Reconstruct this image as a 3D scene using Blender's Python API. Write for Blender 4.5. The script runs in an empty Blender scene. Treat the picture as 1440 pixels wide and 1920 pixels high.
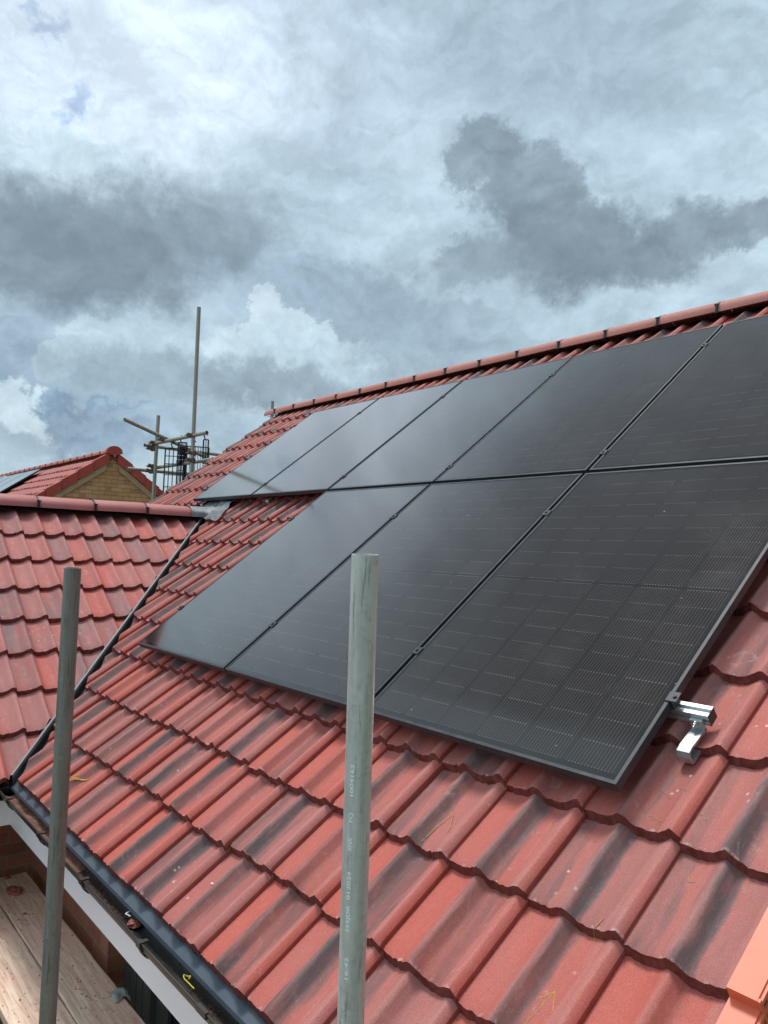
import bpy, bmesh, math, random
import numpy as np
from mathutils import Vector, Matrix, Euler
random.seed(7); rng = np.random.default_rng(7)
S = bpy.context.scene
COL = S.collection
# ------------------------------------------------------------------ camera
PITCH = math.radians(37.5)
cp, sp = math.cos(PITCH), math.sin(PITCH)
cam_d = bpy.data.cameras.new('camera'); cam = bpy.data.objects.new('camera', cam_d); COL.objects.link(cam)
right = Vector((0.62803905, 0.77742821, 0.03423926)); down = Vector((-0.0191739, 0.05944518, -0.99804741)); fwd = Vector((-0.77794557, 0.62615625, 0.05224023))
mw = Matrix((right, -down, -fwd)).transposed().to_4x4(); mw.translation = Vector((4.70766, -1.86599, 0.61255))
cam.matrix_world = mw
cam_d.sensor_fit = 'VERTICAL'; cam_d.sensor_height = 24.0; cam_d.sensor_width = 24.0
cam_d.lens = 1451.23 / 1920 * 24.0; cam_d.clip_start = 0.05; cam_d.clip_end = 5000
S.camera = cam
S.render.resolution_x = 768; S.render.resolution_y = 1024
S.view_settings.view_transform = 'Standard'; S.view_settings.look = 'None'; S.view_settings.exposure = 0.3; S.view_settings.gamma = 1.0
S.cycles.max_bounces = 8

# ------------------------------------------------------------------ node helper
class NT:
    def __init__(s, nt): s.nt = nt; s.L = nt.links
    def n(s, t, **k):
        nd = s.nt.nodes.new(t)
        for a, b in k.items(): setattr(nd, a, b)
        return nd
    def set(s, sock, v):
        if v is None: return
        if hasattr(v, 'is_output') or isinstance(v, bpy.types.NodeSocket): s.L.new(v, sock)
        elif isinstance(v, (tuple, list)) and len(v) == 3 and sock.type == 'RGBA': sock.default_value = (*v, 1)
        else: sock.default_value = v
    def m(s, op, a, b=None, c=None, clamp=False):
        nd = s.n('ShaderNodeMath', operation=op, use_clamp=clamp)
        s.set(nd.inputs[0], a); s.set(nd.inputs[1], b)
        if c is not None: s.set(nd.inputs[2], c)
        return nd.outputs[0]
    def vm(s, op, a, b=None, scale=None):
        nd = s.n('ShaderNodeVectorMath', operation=op)
        s.set(nd.inputs[0], a)
        if b is not None: s.set(nd.inputs[1], b)
        if scale is not None: s.set(nd.inputs['Scale'], scale)
        return nd.outputs['Value'] if op in ('LENGTH', 'DOT_PRODUCT') else nd.outputs['Vector']
    def mix(s, f, a, b, mode='MIX'):
        nd = s.n('ShaderNodeMix', data_type='RGBA', blend_type=mode)
        s.set(nd.inputs[0], f); s.set(nd.inputs[6], a); s.set(nd.inputs[7], b)
        return nd.outputs[2]
    def mr(s, v, a, b, c=0.0, d=1.0, smooth=True):
        nd = s.n('ShaderNodeMapRange', interpolation_type='SMOOTHSTEP' if smooth else 'LINEAR')
        s.set(nd.inputs[0], v); s.set(nd.inputs[1], a); s.set(nd.inputs[2], b); s.set(nd.inputs[3], c); s.set(nd.inputs[4], d)
        return nd.outputs[0]
    def noise(s, vec, scale=5.0, detail=4.0, rough=0.5, dist=0.0, out='Fac'):
        nd = s.n('ShaderNodeTexNoise'); s.set(nd.inputs['Vector'], vec)
        nd.inputs['Scale'].default_value = scale; nd.inputs['Detail'].default_value = detail
        nd.inputs['Roughness'].default_value = rough; nd.inputs['Distortion'].default_value = dist
        return nd.outputs[out]
    def xyz(s, v): 
        nd = s.n('ShaderNodeSeparateXYZ'); s.set(nd.inputs[0], v); return nd.outputs
    def comb(s, x=0.0, y=0.0, z=0.0):
        nd = s.n('ShaderNodeCombineXYZ'); s.set(nd.inputs[0], x); s.set(nd.inputs[1], y); s.set(nd.inputs[2], z); return nd.outputs[0]
    def band(s, x, c, w, soft):   # smooth bump of half width w around c
        d = s.m('ABSOLUTE', s.m('SUBTRACT', x, c))
        return s.mr(d, w, w + soft, 1.0, 0.0)

# ------------------------------------------------------------------ world
W = bpy.data.worlds.new('World'); S.world = W; W.use_nodes = True
nt = W.node_tree; nt.nodes.clear(); g = NT(nt)
SUN_DIR = Vector((-0.26, 0.03, 0.965)).normalized()
sky = g.n('ShaderNodeTexSky', sky_type='NISHITA'); sky.sun_disc = False
sky.sun_elevation = math.asin(SUN_DIR.z); sky.sun_rotation = math.atan2(SUN_DIR.x, SUN_DIR.y)
tc = g.n('ShaderNodeTexCoord')
D = g.vm('NORMALIZE', tc.outputs['Generated'])
dx, dy, dz = g.xyz(D)
el = g.m('MULTIPLY', g.m('ARCSINE', dz), 57.29578)
az = g.m('MULTIPLY', g.m('ARCTAN2', dy, dx), 57.29578)
# the cloud deck seen in perspective: plane coordinates shrink towards the horizon
zz = g.m('ADD', g.m('MAXIMUM', dz, 0.0), 0.16)
P = g.comb(g.m('DIVIDE', dx, zz), g.m('DIVIDE', dy, zz), 0.0)
w1 = g.vm('SUBTRACT', g.noise(D, 5.0, 3, .5, 0, 'Color'), (.5, .5, .5))
w2 = g.vm('SUBTRACT', g.noise(D, 16.0, 6, .62, 0, 'Color'), (.5, .5, .5))
A = g.comb(az, el, 0.0)
A = g.vm('ADD', A, g.vm('MULTIPLY', w1, (5.5, 4.5, 0)))
A = g.vm('ADD', A, g.vm('MULTIPLY', w2, (5.5, 4.6, 0)))
CO = {'W': (.72, .84, .97), 'W2': (.60, .73, .80), 'L': (.43, .565, .65), 'L2': (.50, .64, .72), 'M': (.32, .43, .53), 'M2': (.40, .51, .61),
      'D': (.215, .275, .322), 'D2': (.185, .24, .287), 'B': (.22, .35, .60), 'BD': (.17, .26, .37), 'DD': (.15, .17, .19)}
fb = g.noise(P, 1.6, 8, .6)
fb2 = g.noise(D, 7.0, 8, .62)
base = g.mix(g.mr(fb, .3, .7), (.365, .48, .565), (.53, .675, .77))
col = base
BL = [(158.92, 32.23, 17.91, 8.02, 0, 'W', 0.9, 0.1), (166.9, 24.37, 6.34, 4.96, 0, 'W', 0.5, 0.2), (162.73, 29.18, 5.97, 6.49, 0, 'W', 0.6, 0.15), (146.42, 33.13, 6.72, 5.34, 0, 'M', 0.35, 0.1), (131.04, 32.91, 12.31, 7.63, 0, 'M2', 0.45, 0.1), (148.47, 26.08, 7.46, 3.82, 0, 'L', 0.5, 0.1), (142.65, 21.61, 9.33, 4.58, 0, 'L', 0.5, 0.1), (164.93, 27.99, 0.75, 1.45, 35, 'B', 0.55, 0.1), (167.44, 32.34, 1.12, 0.61, -30, 'B', 0.4, 0.1), (165.18, 23.78, 7.46, 2.86, 18, 'L2', 0.7, 0.85), (164.57, 19.32, 10.07, 4.2, 0, 'D', 0.9, 0.5), (160.3, 18.44, 7.46, 2.67, -12, 'D2', 0.5, 0.4), (161.9, 21.44, 9.33, 2.29, 5, 'D2', 0.4, 0.3), (154.15, 21.98, 5.6, 3.24, 0, 'D', 0.55, 0.3), (151.39, 21.04, 2.05, 1.53, 0, 'D', 0.35, 0.5), (148.0, 15.86, 5.22, 4.2, 0, 'L', 0.5, 0.4), (134.83, 27.49, 2.8, 2.37, 0, 'D', 0.75, 0.85), (131.36, 24.42, 4.1, 2.86, 40, 'D', 0.8, 0.8), (126.48, 21.46, 7.09, 2.82, 8, 'D', 0.88, 0.7), (125.71, 20.38, 6.34, 2.29, 0, 'D2', 0.7, 0.4), (130.3, 21.29, 4.1, 2.29, -20, 'D', 0.5, 0.4), (120.3, 21.98, 5.22, 1.98, -14, 'D', 0.75, 0.6), (116.54, 22.37, 2.61, 1.15, 0, 'D', 0.65, 0.6), (135.79, 20.49, 2.8, 1.45, -10, 'D', 0.6, 0.6), (132.28, 22.22, 2.61, 1.91, 0, 'D', 0.4, 0.4), (142.92, 18.35, 4.48, 2.67, -10, 'D', 0.55, 0.45), (139.22, 15.87, 8.58, 3.05, 8, 'D', 0.45, 0.35), (134.47, 16.3, 7.46, 2.29, -5, 'M', 0.4, 0.3), (127.51, 16.91, 7.46, 1.91, 0, 'L2', 0.3, 0.2), (165.97, 8.35, 7.09, 3.44, 0, 'BD', 0.8, 0.2), (162.57, 7.95, 9.7, 2.67, 0, 'BD', 0.55, 0.2), (165.91, 13.29, 6.34, 2.67, -10, 'BD', 0.4, 0.2), (164.98, 11.66, 1.64, 1.3, 0, 'W2', 0.6, 0.9), (162.33, 13.23, 2.46, 1.68, 0, 'L2', 0.75, 0.9), (159.26, 12.31, 3.36, 1.68, 0, 'L2', 0.6, 0.8), (162.38, 10.88, 5.6, 1.53, 0, 'L', 0.6, 0.6), (156.77, 14.03, 7.09, 2.67, 0, 'L', 0.4, 0.4), (146.89, 17.6, 8.58, 3.44, 0, 'M', 0.6, 0.3), (150.18, 16.15, 1.64, 1.53, 0, 'W2', 0.8, 0.95), (148.18, 15.4, 1.79, 1.45, 0, 'W2', 0.7, 0.95), (152.04, 14.26, 2.24, 1.53, 0, 'W2', 0.65, 0.9), (145.37, 14.51, 2.24, 1.3, 10, 'W2', 0.6, 0.9), (149.07, 13.16, 5.6, 2.29, 0, 'L2', 0.7, 0.6), (147.89, 13.23, 5.6, 2.67, 10, 'L2', 0.5, 0.75), (143.93, 13.43, 3.36, 1.91, 20, 'L', 0.5, 0.85), (155.53, 11.54, 12.31, 1.83, 0, 'D2', 0.55, 0.25), (147.81, 11.32, 6.72, 1.53, 0, 'D2', 0.45, 0.3), (167.45, 8.72, 2.05, 1.6, 15, 'W2', 0.85, 0.8), (167.19, 6.8, 2.61, 1.3, 0, 'W2', 0.4, 0.5), (159.05, 8.25, 6.72, 0.76, 0, 'L', 0.4, 0.3), (153.13, 8.69, 5.6, 0.84, 0, 'M', 0.35, 0.2), (163.78, 4.93, 7.46, 0.84, 0, 'L2', 0.3, 0.2), (154.52, 5.92, 4.48, 1.15, 0, 'L', 0.5, 0.2), (165, 57, 70, 17, 0, 'DD', 0.9, 0.35)]  # last blob: unseen dark cloud added overhead to darken the panel reflections
wfine = g.vm('SUBTRACT', g.noise(D, 34.0, 7, .68, 0, 'Color'), (.5, .5, .5))
A2 = g.vm('ADD', A, g.vm('MULTIPLY', wfine, (4.4, 3.8, 0)))
for (a0, e0, ra, re, rot, key, al, sh) in BL:
    mp = g.n('ShaderNodeMapping', vector_type='TEXTURE'); g.set(mp.inputs[0], A2)
    mp.inputs[1].default_value = (a0, e0, 0); mp.inputs[2].default_value = (0, 0, math.radians(rot)); mp.inputs[3].default_value = (ra, re, 1)
    d = g.vm('LENGTH', mp.outputs[0])
    m = g.mr(d, .25 + .6 * sh, 1.55 - .45 * sh, al, 0.0)
    col = g.mix(m, col, CO[key])
# body shading of the clouds and a paler strip at the horizon
A3 = g.vm('MULTIPLY', A, (.16, .24, 0)); up1 = g.vm('ADD', D, (0, 0, .022))
s1 = g.m('SUBTRACT', g.noise(D, 6.5, 7, .55, .3), g.noise(up1, 6.5, 7, .55, .3))
s2 = g.m('SUBTRACT', g.noise(A3, 1.9, 6, .55, .2), g.noise(g.vm('ADD', A3, (0, .09, 0)), 1.9, 6, .55, .2))
rim = g.m('ADD', g.m('MULTIPLY', s1, 1.35), g.m('MULTIPLY', s2, .6))
rim = g.m('ADD', 1.0, g.m('MAXIMUM', g.m('MINIMUM', rim, .22), -.15))
col = g.vm('MULTIPLY', g.vm('SCALE', col, scale=rim), (.995, 1.0, .995))
col = g.mix(1.0, col, g.mix(g.mr(fb2, .25, .75, 0, 1), (.90, .91, .92), (1.09, 1.08, 1.07)), 'MULTIPLY')
col = g.mix(g.mr(el, 0.0, 9.0, .35, 0.0), col, (.50, .60, .68))
# out-of-view fill added to the sky: overhead glow, brighter -Y side, dimmer +X side
sd = g.vm('DOT_PRODUCT', D, tuple(Vector((-.08, .03, .99)).normalized()))
bright = g.m('ADD', g.m('MULTIPLY', g.mr(sd, .915, .99, .95, 4.2), g.mr(dx, .0, .8, 1.0, .45)), g.mr(dy, 0.0, -.8, 0.0, .75))
cl = g.n('ShaderNodeBackground'); g.set(cl.inputs[0], col); g.set(cl.inputs[1], bright)
bs = g.n('ShaderNodeBackground'); g.set(bs.inputs[0], sky.outputs[0]); bs.inputs[1].default_value = .08
mx = g.n('ShaderNodeMixShader'); mx.inputs[0].default_value = .90
g.L.new(bs.outputs[0], mx.inputs[1]); g.L.new(cl.outputs[0], mx.inputs[2])
wo = g.n('ShaderNodeOutputWorld'); g.L.new(mx.outputs[0], wo.inputs[0])
# ------------------------------------------------------------------ sun
sl = bpy.data.lights.new('sun', 'SUN'); sl.energy = 2.1; sl.angle = math.radians(14); sl.color = (1, .965, .92)
so = bpy.data.objects.new('sun', sl); COL.objects.link(so); so.rotation_euler = SUN_DIR.to_track_quat('Z', 'Y').to_euler()

# ------------------------------------------------------------------ mesh helpers
RM = Matrix.Rotation(PITCH, 4, 'X')          # roof frame (u along the eave, v up the slope, n out) -> world
def roof(u, v, n=0.0): return Vector((u, v * cp - n * sp, v * sp + n * cp))
class MB:
    def __init__(s): s.v = []; s.f = []; s.sm = []; s.uv = None
    def add(s, V, F, smooth=False, T=None):
        o = len(s.v)
        for p in V:
            p = Vector(p)
            s.v.append(T @ p if T is not None else p)
        for f in F: s.f.append(tuple(i + o for i in f)); s.sm.append(smooth)
    def box(s, a, b, T=None, bev=0.0):
        x0, y0, z0 = a; x1, y1, z1 = b
        if bev > 0:
            bm = bmesh.new(); bmesh.ops.create_cube(bm, size=1.0)
            for v in bm.verts: v.co = Vector(((x0 + x1) / 2 + v.co.x * (x1 - x0), (y0 + y1) / 2 + v.co.y * (y1 - y0), (z0 + z1) / 2 + v.co.z * (z1 - z0)))
            bmesh.ops.bevel(bm, geom=bm.edges[:], offset=bev, segments=2, affect='EDGES', profile=.5)
            bm.verts.index_update(); s.add([v.co.copy() for v in bm.verts], [[v.index for v in f.verts] for f in bm.faces], False, T); bm.free(); return
        V = [(x0, y0, z0), (x1, y0, z0), (x1, y1, z0), (x0, y1, z0), (x0, y0, z1), (x1, y0, z1), (x1, y1, z1), (x0, y1, z1)]
        s.add(V, [(0, 3, 2, 1), (4, 5, 6, 7), (0, 1, 5, 4), (1, 2, 6, 5), (2, 3, 7, 6), (3, 0, 4, 7)], False, T)
    def cyl(s, a, b, r, seg=16, caps=True, r2=None, inner=None, T=None, rings=1, wob=0.0):
        a = Vector(a); b = Vector(b); d = (b - a).normalized(); q = d.to_track_quat('Z', 'Y'); r2 = r if r2 is None else r2
        V = []; F = []
        for k in range(rings + 1):
            t = k / rings; c = a.lerp(b, t); rr = r + (r2 - r) * t
            for i in range(seg):
                an = 2 * math.pi * i / seg
                rw = rr * (1 + wob * math.sin(3 * an + k * 1.7) + wob * random.uniform(-1, 1) * .5)
                V.append(c + q @ Vector((rw * math.cos(an), rw * math.sin(an), 0)))
        for k in range(rings):
            for i in range(seg): j = (i + 1) % seg; F.append((k * seg + i, k * seg + j, (k + 1) * seg + j, (k + 1) * seg + i))
        s.add(V, F, True, T)
        if inner:     # open tube: rim and inner wall at both ends
            for c, sg in ((a, 1), (b, -1)):
                V = []; dep = min(.15, (b - a).length * .4)
                for i in range(seg):
                    an = 2 * math.pi * i / seg; e = Vector((math.cos(an), math.sin(an), 0))
                    V += [c + q @ (e * r), c + q @ (e * inner), c + q @ (e * inner) + d * dep * sg]
                F = []
                for i in range(seg):
                    j = (i + 1) % seg; F += [(3 * i, 3 * j, 3 * j + 1, 3 * i + 1), (3 * i + 1, 3 * j + 1, 3 * j + 2, 3 * i + 2)]
                F.append([3 * i + 2 for i in range(seg)])
                s.add(V, F, False, T)
        elif caps:
            n0 = len(s.v); 
            s.add([V[i] for i in range(seg)], [tuple(reversed(range(seg)))], False, T)
            s.add([V[rings * seg + i] for i in range(seg)], [tuple(range(seg))], False, T)
    def path(s, pts, r, seg=6, T=None):
        for a, b in zip(pts[:-1], pts[1:]): s.cyl(a, b, r, seg, True, T=T)
    def prism(s, poly, h0, h1, axis='x', T=None):   # polygon (a,b) pairs extruded
        n = len(poly); V = []
        for h in (h0, h1):
            for a, b in poly: V.append({'x': (h, a, b), 'y': (a, h, b), 'z': (a, b, h)}[axis])
        F = [tuple(range(n)), tuple(range(2 * n - 1, n - 1, -1))] + [(i, i + n, (i + 1) % n + n, (i + 1) % n) for i in range(n)]
        s.add(V, F, False, T)
    def build(s, name, mat, parent=None, loc=None, uvs=None):
        org = parent_world(parent) if parent else Vector((0, 0, 0)) if loc is None else Vector(loc)
        me = bpy.data.meshes.new(name)
        me.from_pydata([tuple(p - org) for p in s.v], [], s.f)
        me.polygons.foreach_set('use_smooth', s.sm)
        bm = bmesh.new(); bm.from_mesh(me); bmesh.ops.recalc_face_normals(bm, faces=bm.faces[:]); bm.to_mesh(me); bm.free()
        me.materials.append(mat); me.update()
        o = bpy.data.objects.new(name, me); COL.objects.link(o)
        if parent: o.parent = parent
        else: o.location = org
        return o
def parent_world(p):
    v = Vector((0, 0, 0))
    while p is not None: v += Vector(p.location); p = p.parent
    return v
def tag(o, label=None, cat=None, group=None, kind=None):
    if label: o['label'] = label
    if cat: o['category'] = cat
    if group: o['group'] = group
    if kind: o['kind'] = kind
    return o
def empty(name, loc, label, cat, group=None):
    o = bpy.data.objects.new(name, None); COL.objects.link(o); o.location = loc; o.empty_display_size = .1
    return tag(o, label, cat, group)
def copy_tree(o, parent=None):
    c = o.copy(); COL.objects.link(c); c.parent = parent
    for ch in list(o.children): copy_tree(ch, c)
    return c

# ------------------------------------------------------------------ materials
def mat(name, col, rough=.7, metal=0.0, spec=.5):
    m = bpy.data.materials.new(name); m.use_nodes = True
    b = m.node_tree.nodes['Principled BSDF']; b.inputs['Base Color'].default_value = (*col, 1)
    b.inputs['Roughness'].default_value = rough; b.inputs['Metallic'].default_value = metal
    b.inputs['Specular IOR Level'].default_value = spec
    return m
def setup(m):
    g = NT(m.node_tree); return g, m.node_tree.nodes['Principled BSDF'], g.n('ShaderNodeTexCoord').outputs['Object']
def bump(g, b, h, strength, dist=.01):
    n = g.n('ShaderNodeBump'); n.inputs['Strength'].default_value = strength; n.inputs['Distance'].default_value = dist
    g.set(n.inputs['Height'], h); g.L.new(n.outputs[0], b.inputs['Normal'])
def noisy(name, c1, c2, scale=6, rough=.75, metal=0., bs=.2, bd=.003, stretch=(1, 1, 1), detail=6, spec=.5, fine=0.0):
    m = mat(name, c1, rough, metal, spec); g, b, oc = setup(m)
    v = g.vm('MULTIPLY', oc, stretch)
    n = g.noise(v, scale, detail, .6)
    c = g.mix(g.mr(n, .3, .7), c1, c2)
    if fine: c = g.mix(g.mr(g.noise(oc, scale * 25, 2, .6), .35, .65, 0, fine), c, tuple(x * .45 for x in c1))
    g.set(b.inputs['Base Color'], c)
    g.set(b.inputs['Roughness'], g.mr(n, .2, .8, rough - .08, rough + .1))
    if bs: bump(g, b, g.noise(v, scale * 6, 4, .6), bs, bd)
    return m

def tile_material(name, A, B, Cg, streak=1.0, halves=False):
    m = mat(name, A, .62, 0, .25); g, b, oc = setup(m)
    at = g.n('ShaderNodeAttribute', attribute_name='rnd'); r1, r2, r3 = g.xyz(at.outputs['Vector']); edge = at.outputs['Alpha']
    uv = g.n('ShaderNodeUVMap', uv_map='uv'); lu, lv, _ = g.xyz(uv.outputs[0])
    n1 = g.noise(oc, 5.5, 6, .6); n2 = g.noise(oc, 34, 6, .65); n3 = g.noise(oc, 420, 2, .6)
    # streaks run up the tile: stretch the tile coordinates
    sv = g.comb(g.m('ADD', g.m('MULTIPLY', lu, 9.0), g.m('MULTIPLY', r1, 37.0)), g.m('ADD', g.m('MULTIPLY', lv, 1.1), g.m('MULTIPLY', r2, 19.0)), r3)
    st = g.noise(sv, 1.0, 5, .6, .3)
    c = g.mix(g.mr(g.m('ADD', g.m('MULTIPLY', r1, .7), g.m('MULTIPLY', n1, .6)), .3, .95), A, B)
    c = g.mix(g.mr(st, .45, .75, 0, .5), c, tuple(x * 1.12 for x in A))
    # dark pigment band along the middle of some tiles, softer on the rest
    wob = g.m('MULTIPLY', g.m('SUBTRACT', st, .5), .35)
    luw = g.m('ADD', lu, wob)
    if halves:
        hal = g.m('FLOOR', g.m('MULTIPLY', lu, 2.0)); hr = g.m('FRACT', g.m('MULTIPLY', g.m('ADD', r2, g.m('MULTIPLY', hal, .37)), 7.31))
        k = g.m('MULTIPLY', g.mr(hr, .30, 1.0, 0, .85), g.mr(st, .3, .62, .25, 1.0))
        c = g.mix(k, c, Cg)
    else:
        s1 = g.m('MULTIPLY', g.band(luw, .50, .035, .13), g.mr(r2, .05, .75, .22, .97))
        s2 = g.m('MULTIPLY', g.band(luw, .70, .06, .14), g.mr(r3, .45, 1.0, .05, .75))
        s3 = g.m('MULTIPLY', g.band(luw, .10, .03, .12), g.mr(r1, .6, 1.0, 0, .7))
        k = g.m('MAXIMUM', g.m('MAXIMUM', s1, s2), s3)
        k = g.m('MULTIPLY', k, g.mr(g.noise(g.vm('ADD', sv, (5, 0, 0)), .8, 4, .6), .25, .6, .45, 1.0))
        k = g.m('MULTIPLY', k, streak)
        c = g.mix(k, c, Cg)
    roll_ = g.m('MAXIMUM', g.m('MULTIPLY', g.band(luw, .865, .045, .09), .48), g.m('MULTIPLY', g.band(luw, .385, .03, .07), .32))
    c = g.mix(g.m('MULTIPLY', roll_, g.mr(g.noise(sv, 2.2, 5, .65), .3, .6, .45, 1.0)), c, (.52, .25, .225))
    # sandy granules, pores and pale scuffs
    c = g.mix(g.mr(n2, .5, .75, 0, .22), c, (.55, .27, .24))
    c = g.mix(g.mr(n3, .38, .60, .36, 0), c, (.12, .03, .025))
    pores = g.n('ShaderNodeTexVoronoi'); g.set(pores.inputs['Vector'], oc); pores.inputs['Scale'].default_value = 70
    c = g.mix(g.m('MULTIPLY', g.mr(pores.outputs['Distance'], .05, .13, .75, 0), g.mr(n1, .5, .62)), c, (.06, .03, .03))
    sc = g.noise(g.vm('MULTIPLY', oc, (1, 1, 1)), 11, 9, .75, 1.2)
    c = g.mix(g.mr(sc, .59, .72, 0, .30), c, (.60, .45, .42))
    lime = g.n('ShaderNodeTexVoronoi'); g.set(lime.inputs['Vector'], oc); lime.inputs['Scale'].default_value = 17
    c = g.mix(g.m('MULTIPLY', g.mr(lime.outputs['Distance'], .06, .12, .8, 0), g.mr(g.noise(oc, 1.9, 2, .5), .56, .62)), c, (.66, .50, .47))
    # pale worn arris just behind the front lip, broken up
    c = g.mix(g.m('MULTIPLY', g.band(lv, .012, .004, .022), g.mr(n2, .52, .68, 0, .55)), c, (.60, .42, .38))
    c = g.mix(edge, c, g.mix(g.mr(n2, .35, .65), (.125, .026, .020), (.20, .055, .045)))  # edge faces: raw concrete, colour darkened further to carry their shade
    g.set(b.inputs['Base Color'], c)
    g.set(b.inputs['Roughness'], g.mr(n2, .3, .7, .52, .74))
    bump(g, b, g.m('ADD', g.m('MULTIPLY', n3, .5), g.m('MULTIPLY', n2, .9)), .45, .0022)
    return m
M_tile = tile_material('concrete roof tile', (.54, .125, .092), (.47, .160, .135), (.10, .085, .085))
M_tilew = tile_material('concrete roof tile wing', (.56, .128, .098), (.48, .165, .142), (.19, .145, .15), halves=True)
M_ridge = noisy('ridge tile concrete', (.43, .135, .108), (.49, .195, .155), 4, .7, bs=.3, fine=.3)
M_ridgew = noisy('ridge tile concrete wing', (.42, .12, .11), (.48, .165, .15), 4, .6, bs=.3, fine=.25)
M_black = noisy('black plastic', (.012, .012, .013), (.03, .028, .027), 12, .5, bs=.1)
M_gutter = noisy('black gutter plastic', (.013, .013, .014), (.05, .042, .036), 7, .38, bs=.05, stretch=(.4, 3, 3))
M_under = mat('roofing underlay', (.02, .02, .022), .9)
M_tray = noisy('eaves tray grey plastic', (.055, .070, .088), (.07, .085, .105), 3, .45, bs=0)
M_fascia = noisy('white upvc', (.82, .80, .84), (.86, .84, .87), 2.5, .35, bs=0, stretch=(.5, 1, 1))
M_lead = noisy('lead flashing', (.13, .133, .135), (.27, .275, .275), 9, .55, .3, bs=.5, bd=.01)
M_valley = noisy('dark valley trough', (.022, .025, .027), (.035, .038, .04), 4, .5, .0, bs=.1)
M_rib = mat('grey valley rib', (.17, .18, .18), .5)
M_verge = noisy('terracotta verge plastic', (.72, .145, .068), (.77, .175, .085), 3, .42, bs=.06, bd=.001)
M_verge_far = noisy('red verge plastic', (.46, .065, .04), (.50, .08, .05), 3, .5, bs=0)

def galv(name, a, b2, rough=.5, metal=.55):
    m = mat(name, a, rough, metal); g, b, oc = setup(m)
    n1 = g.noise(g.vm('MULTIPLY', oc, (26, 26, 2.2)), 2.0, 7, .65); n2 = g.noise(oc, 55, 6, .7)
    n3 = g.noise(g.vm('MULTIPLY', oc, (60, 60, 3)), 2.0, 3, .5)
    c = g.mix(g.mr(n1, .3, .7), a, b2)
    c = g.mix(g.mr(n2, .52, .75, 0, .5), c, tuple(x * .45 for x in a))
    c = g.mix(g.mr(n3, .60, .72, 0, .7), c, tuple(x * .4 for x in a))
    c = g.mix(g.mr(g.noise(oc, 9, 8, .75), .60, .7, 0, .35), c, (.34, .25, .17))
    vo = g.n('ShaderNodeTexVoronoi'); g.set(vo.inputs['Vector'], oc); vo.inputs['Scale'].default_value = 120
    c = g.mix(g.mr(vo.outputs['Color'], .2, .8, 0, .22), c, tuple(min(1, x * 1.5) for x in a))
    c = g.mix(g.mr(g.noise(oc, 38, 8, .8), .63, .68, 0, .55), c, (.60, .585, .55))
    g.set(b.inputs['Base Color'], c); g.set(b.inputs['Roughness'], g.mr(n1, .25, .75, rough - .1, rough + .18))
    bump(g, b, g.m('ADD', n2, n1), .25, .001)
    return m
M_pole = galv('galvanised steel', (.50, .485, .45), (.68, .665, .63), .5, .35)
M_pole_dk = galv('weathered galvanised steel', (.175, .168, .15), (.27, .262, .235), .55, .35)
M_pole_far = galv('old scaffold steel', (.30, .28, .235), (.44, .41, .34), .6, .3)
M_coupler = noisy('rusty coupler steel', (.22, .13, .085), (.14, .12, .10), 20, .7, .3, bs=.3)
M_stamp = mat('stamped lettering', (.93, .94, .92), .5, 0)
M_alu = noisy('aluminium rail', (.52, .53, .54), (.64, .65, .66), 8, .34, .85, bs=.03, stretch=(.3, 6, 6))
M_hook = noisy('aluminium hook', (.40, .42, .43), (.55, .57, .58), 14, .45, .75, bs=.1)
M_bolt = mat('stainless bolt', (.55, .52, .47), .3, .9)
M_frame = noisy('black anodised frame', (.030, .033, .037), (.050, .055, .062), 22, .46, .25, bs=.05, bd=.0005)
M_mesh = mat('black coated mesh', (.015, .018, .024), .5)
M_shadowgap = mat('panel backsheet', (.008, .008, .009), .8)
M_window = noisy('anthracite window frame', (.062, .066, .07), (.08, .085, .088), 4, .4, bs=0, stretch=(8, 8, .5))
M_glassd = mat('dark window glass', (.006, .007, .008), .05)
M_yellow = mat('yellow plastic strap', (.62, .47, .04), .4)
M_crayon = mat('yellow wax crayon', (.55, .30, .06), .8)
M_straw = mat('dry straw', (.48, .34, .12), .8)
M_white = mat('white plastic scrap', (.75, .75, .76), .4)

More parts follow.
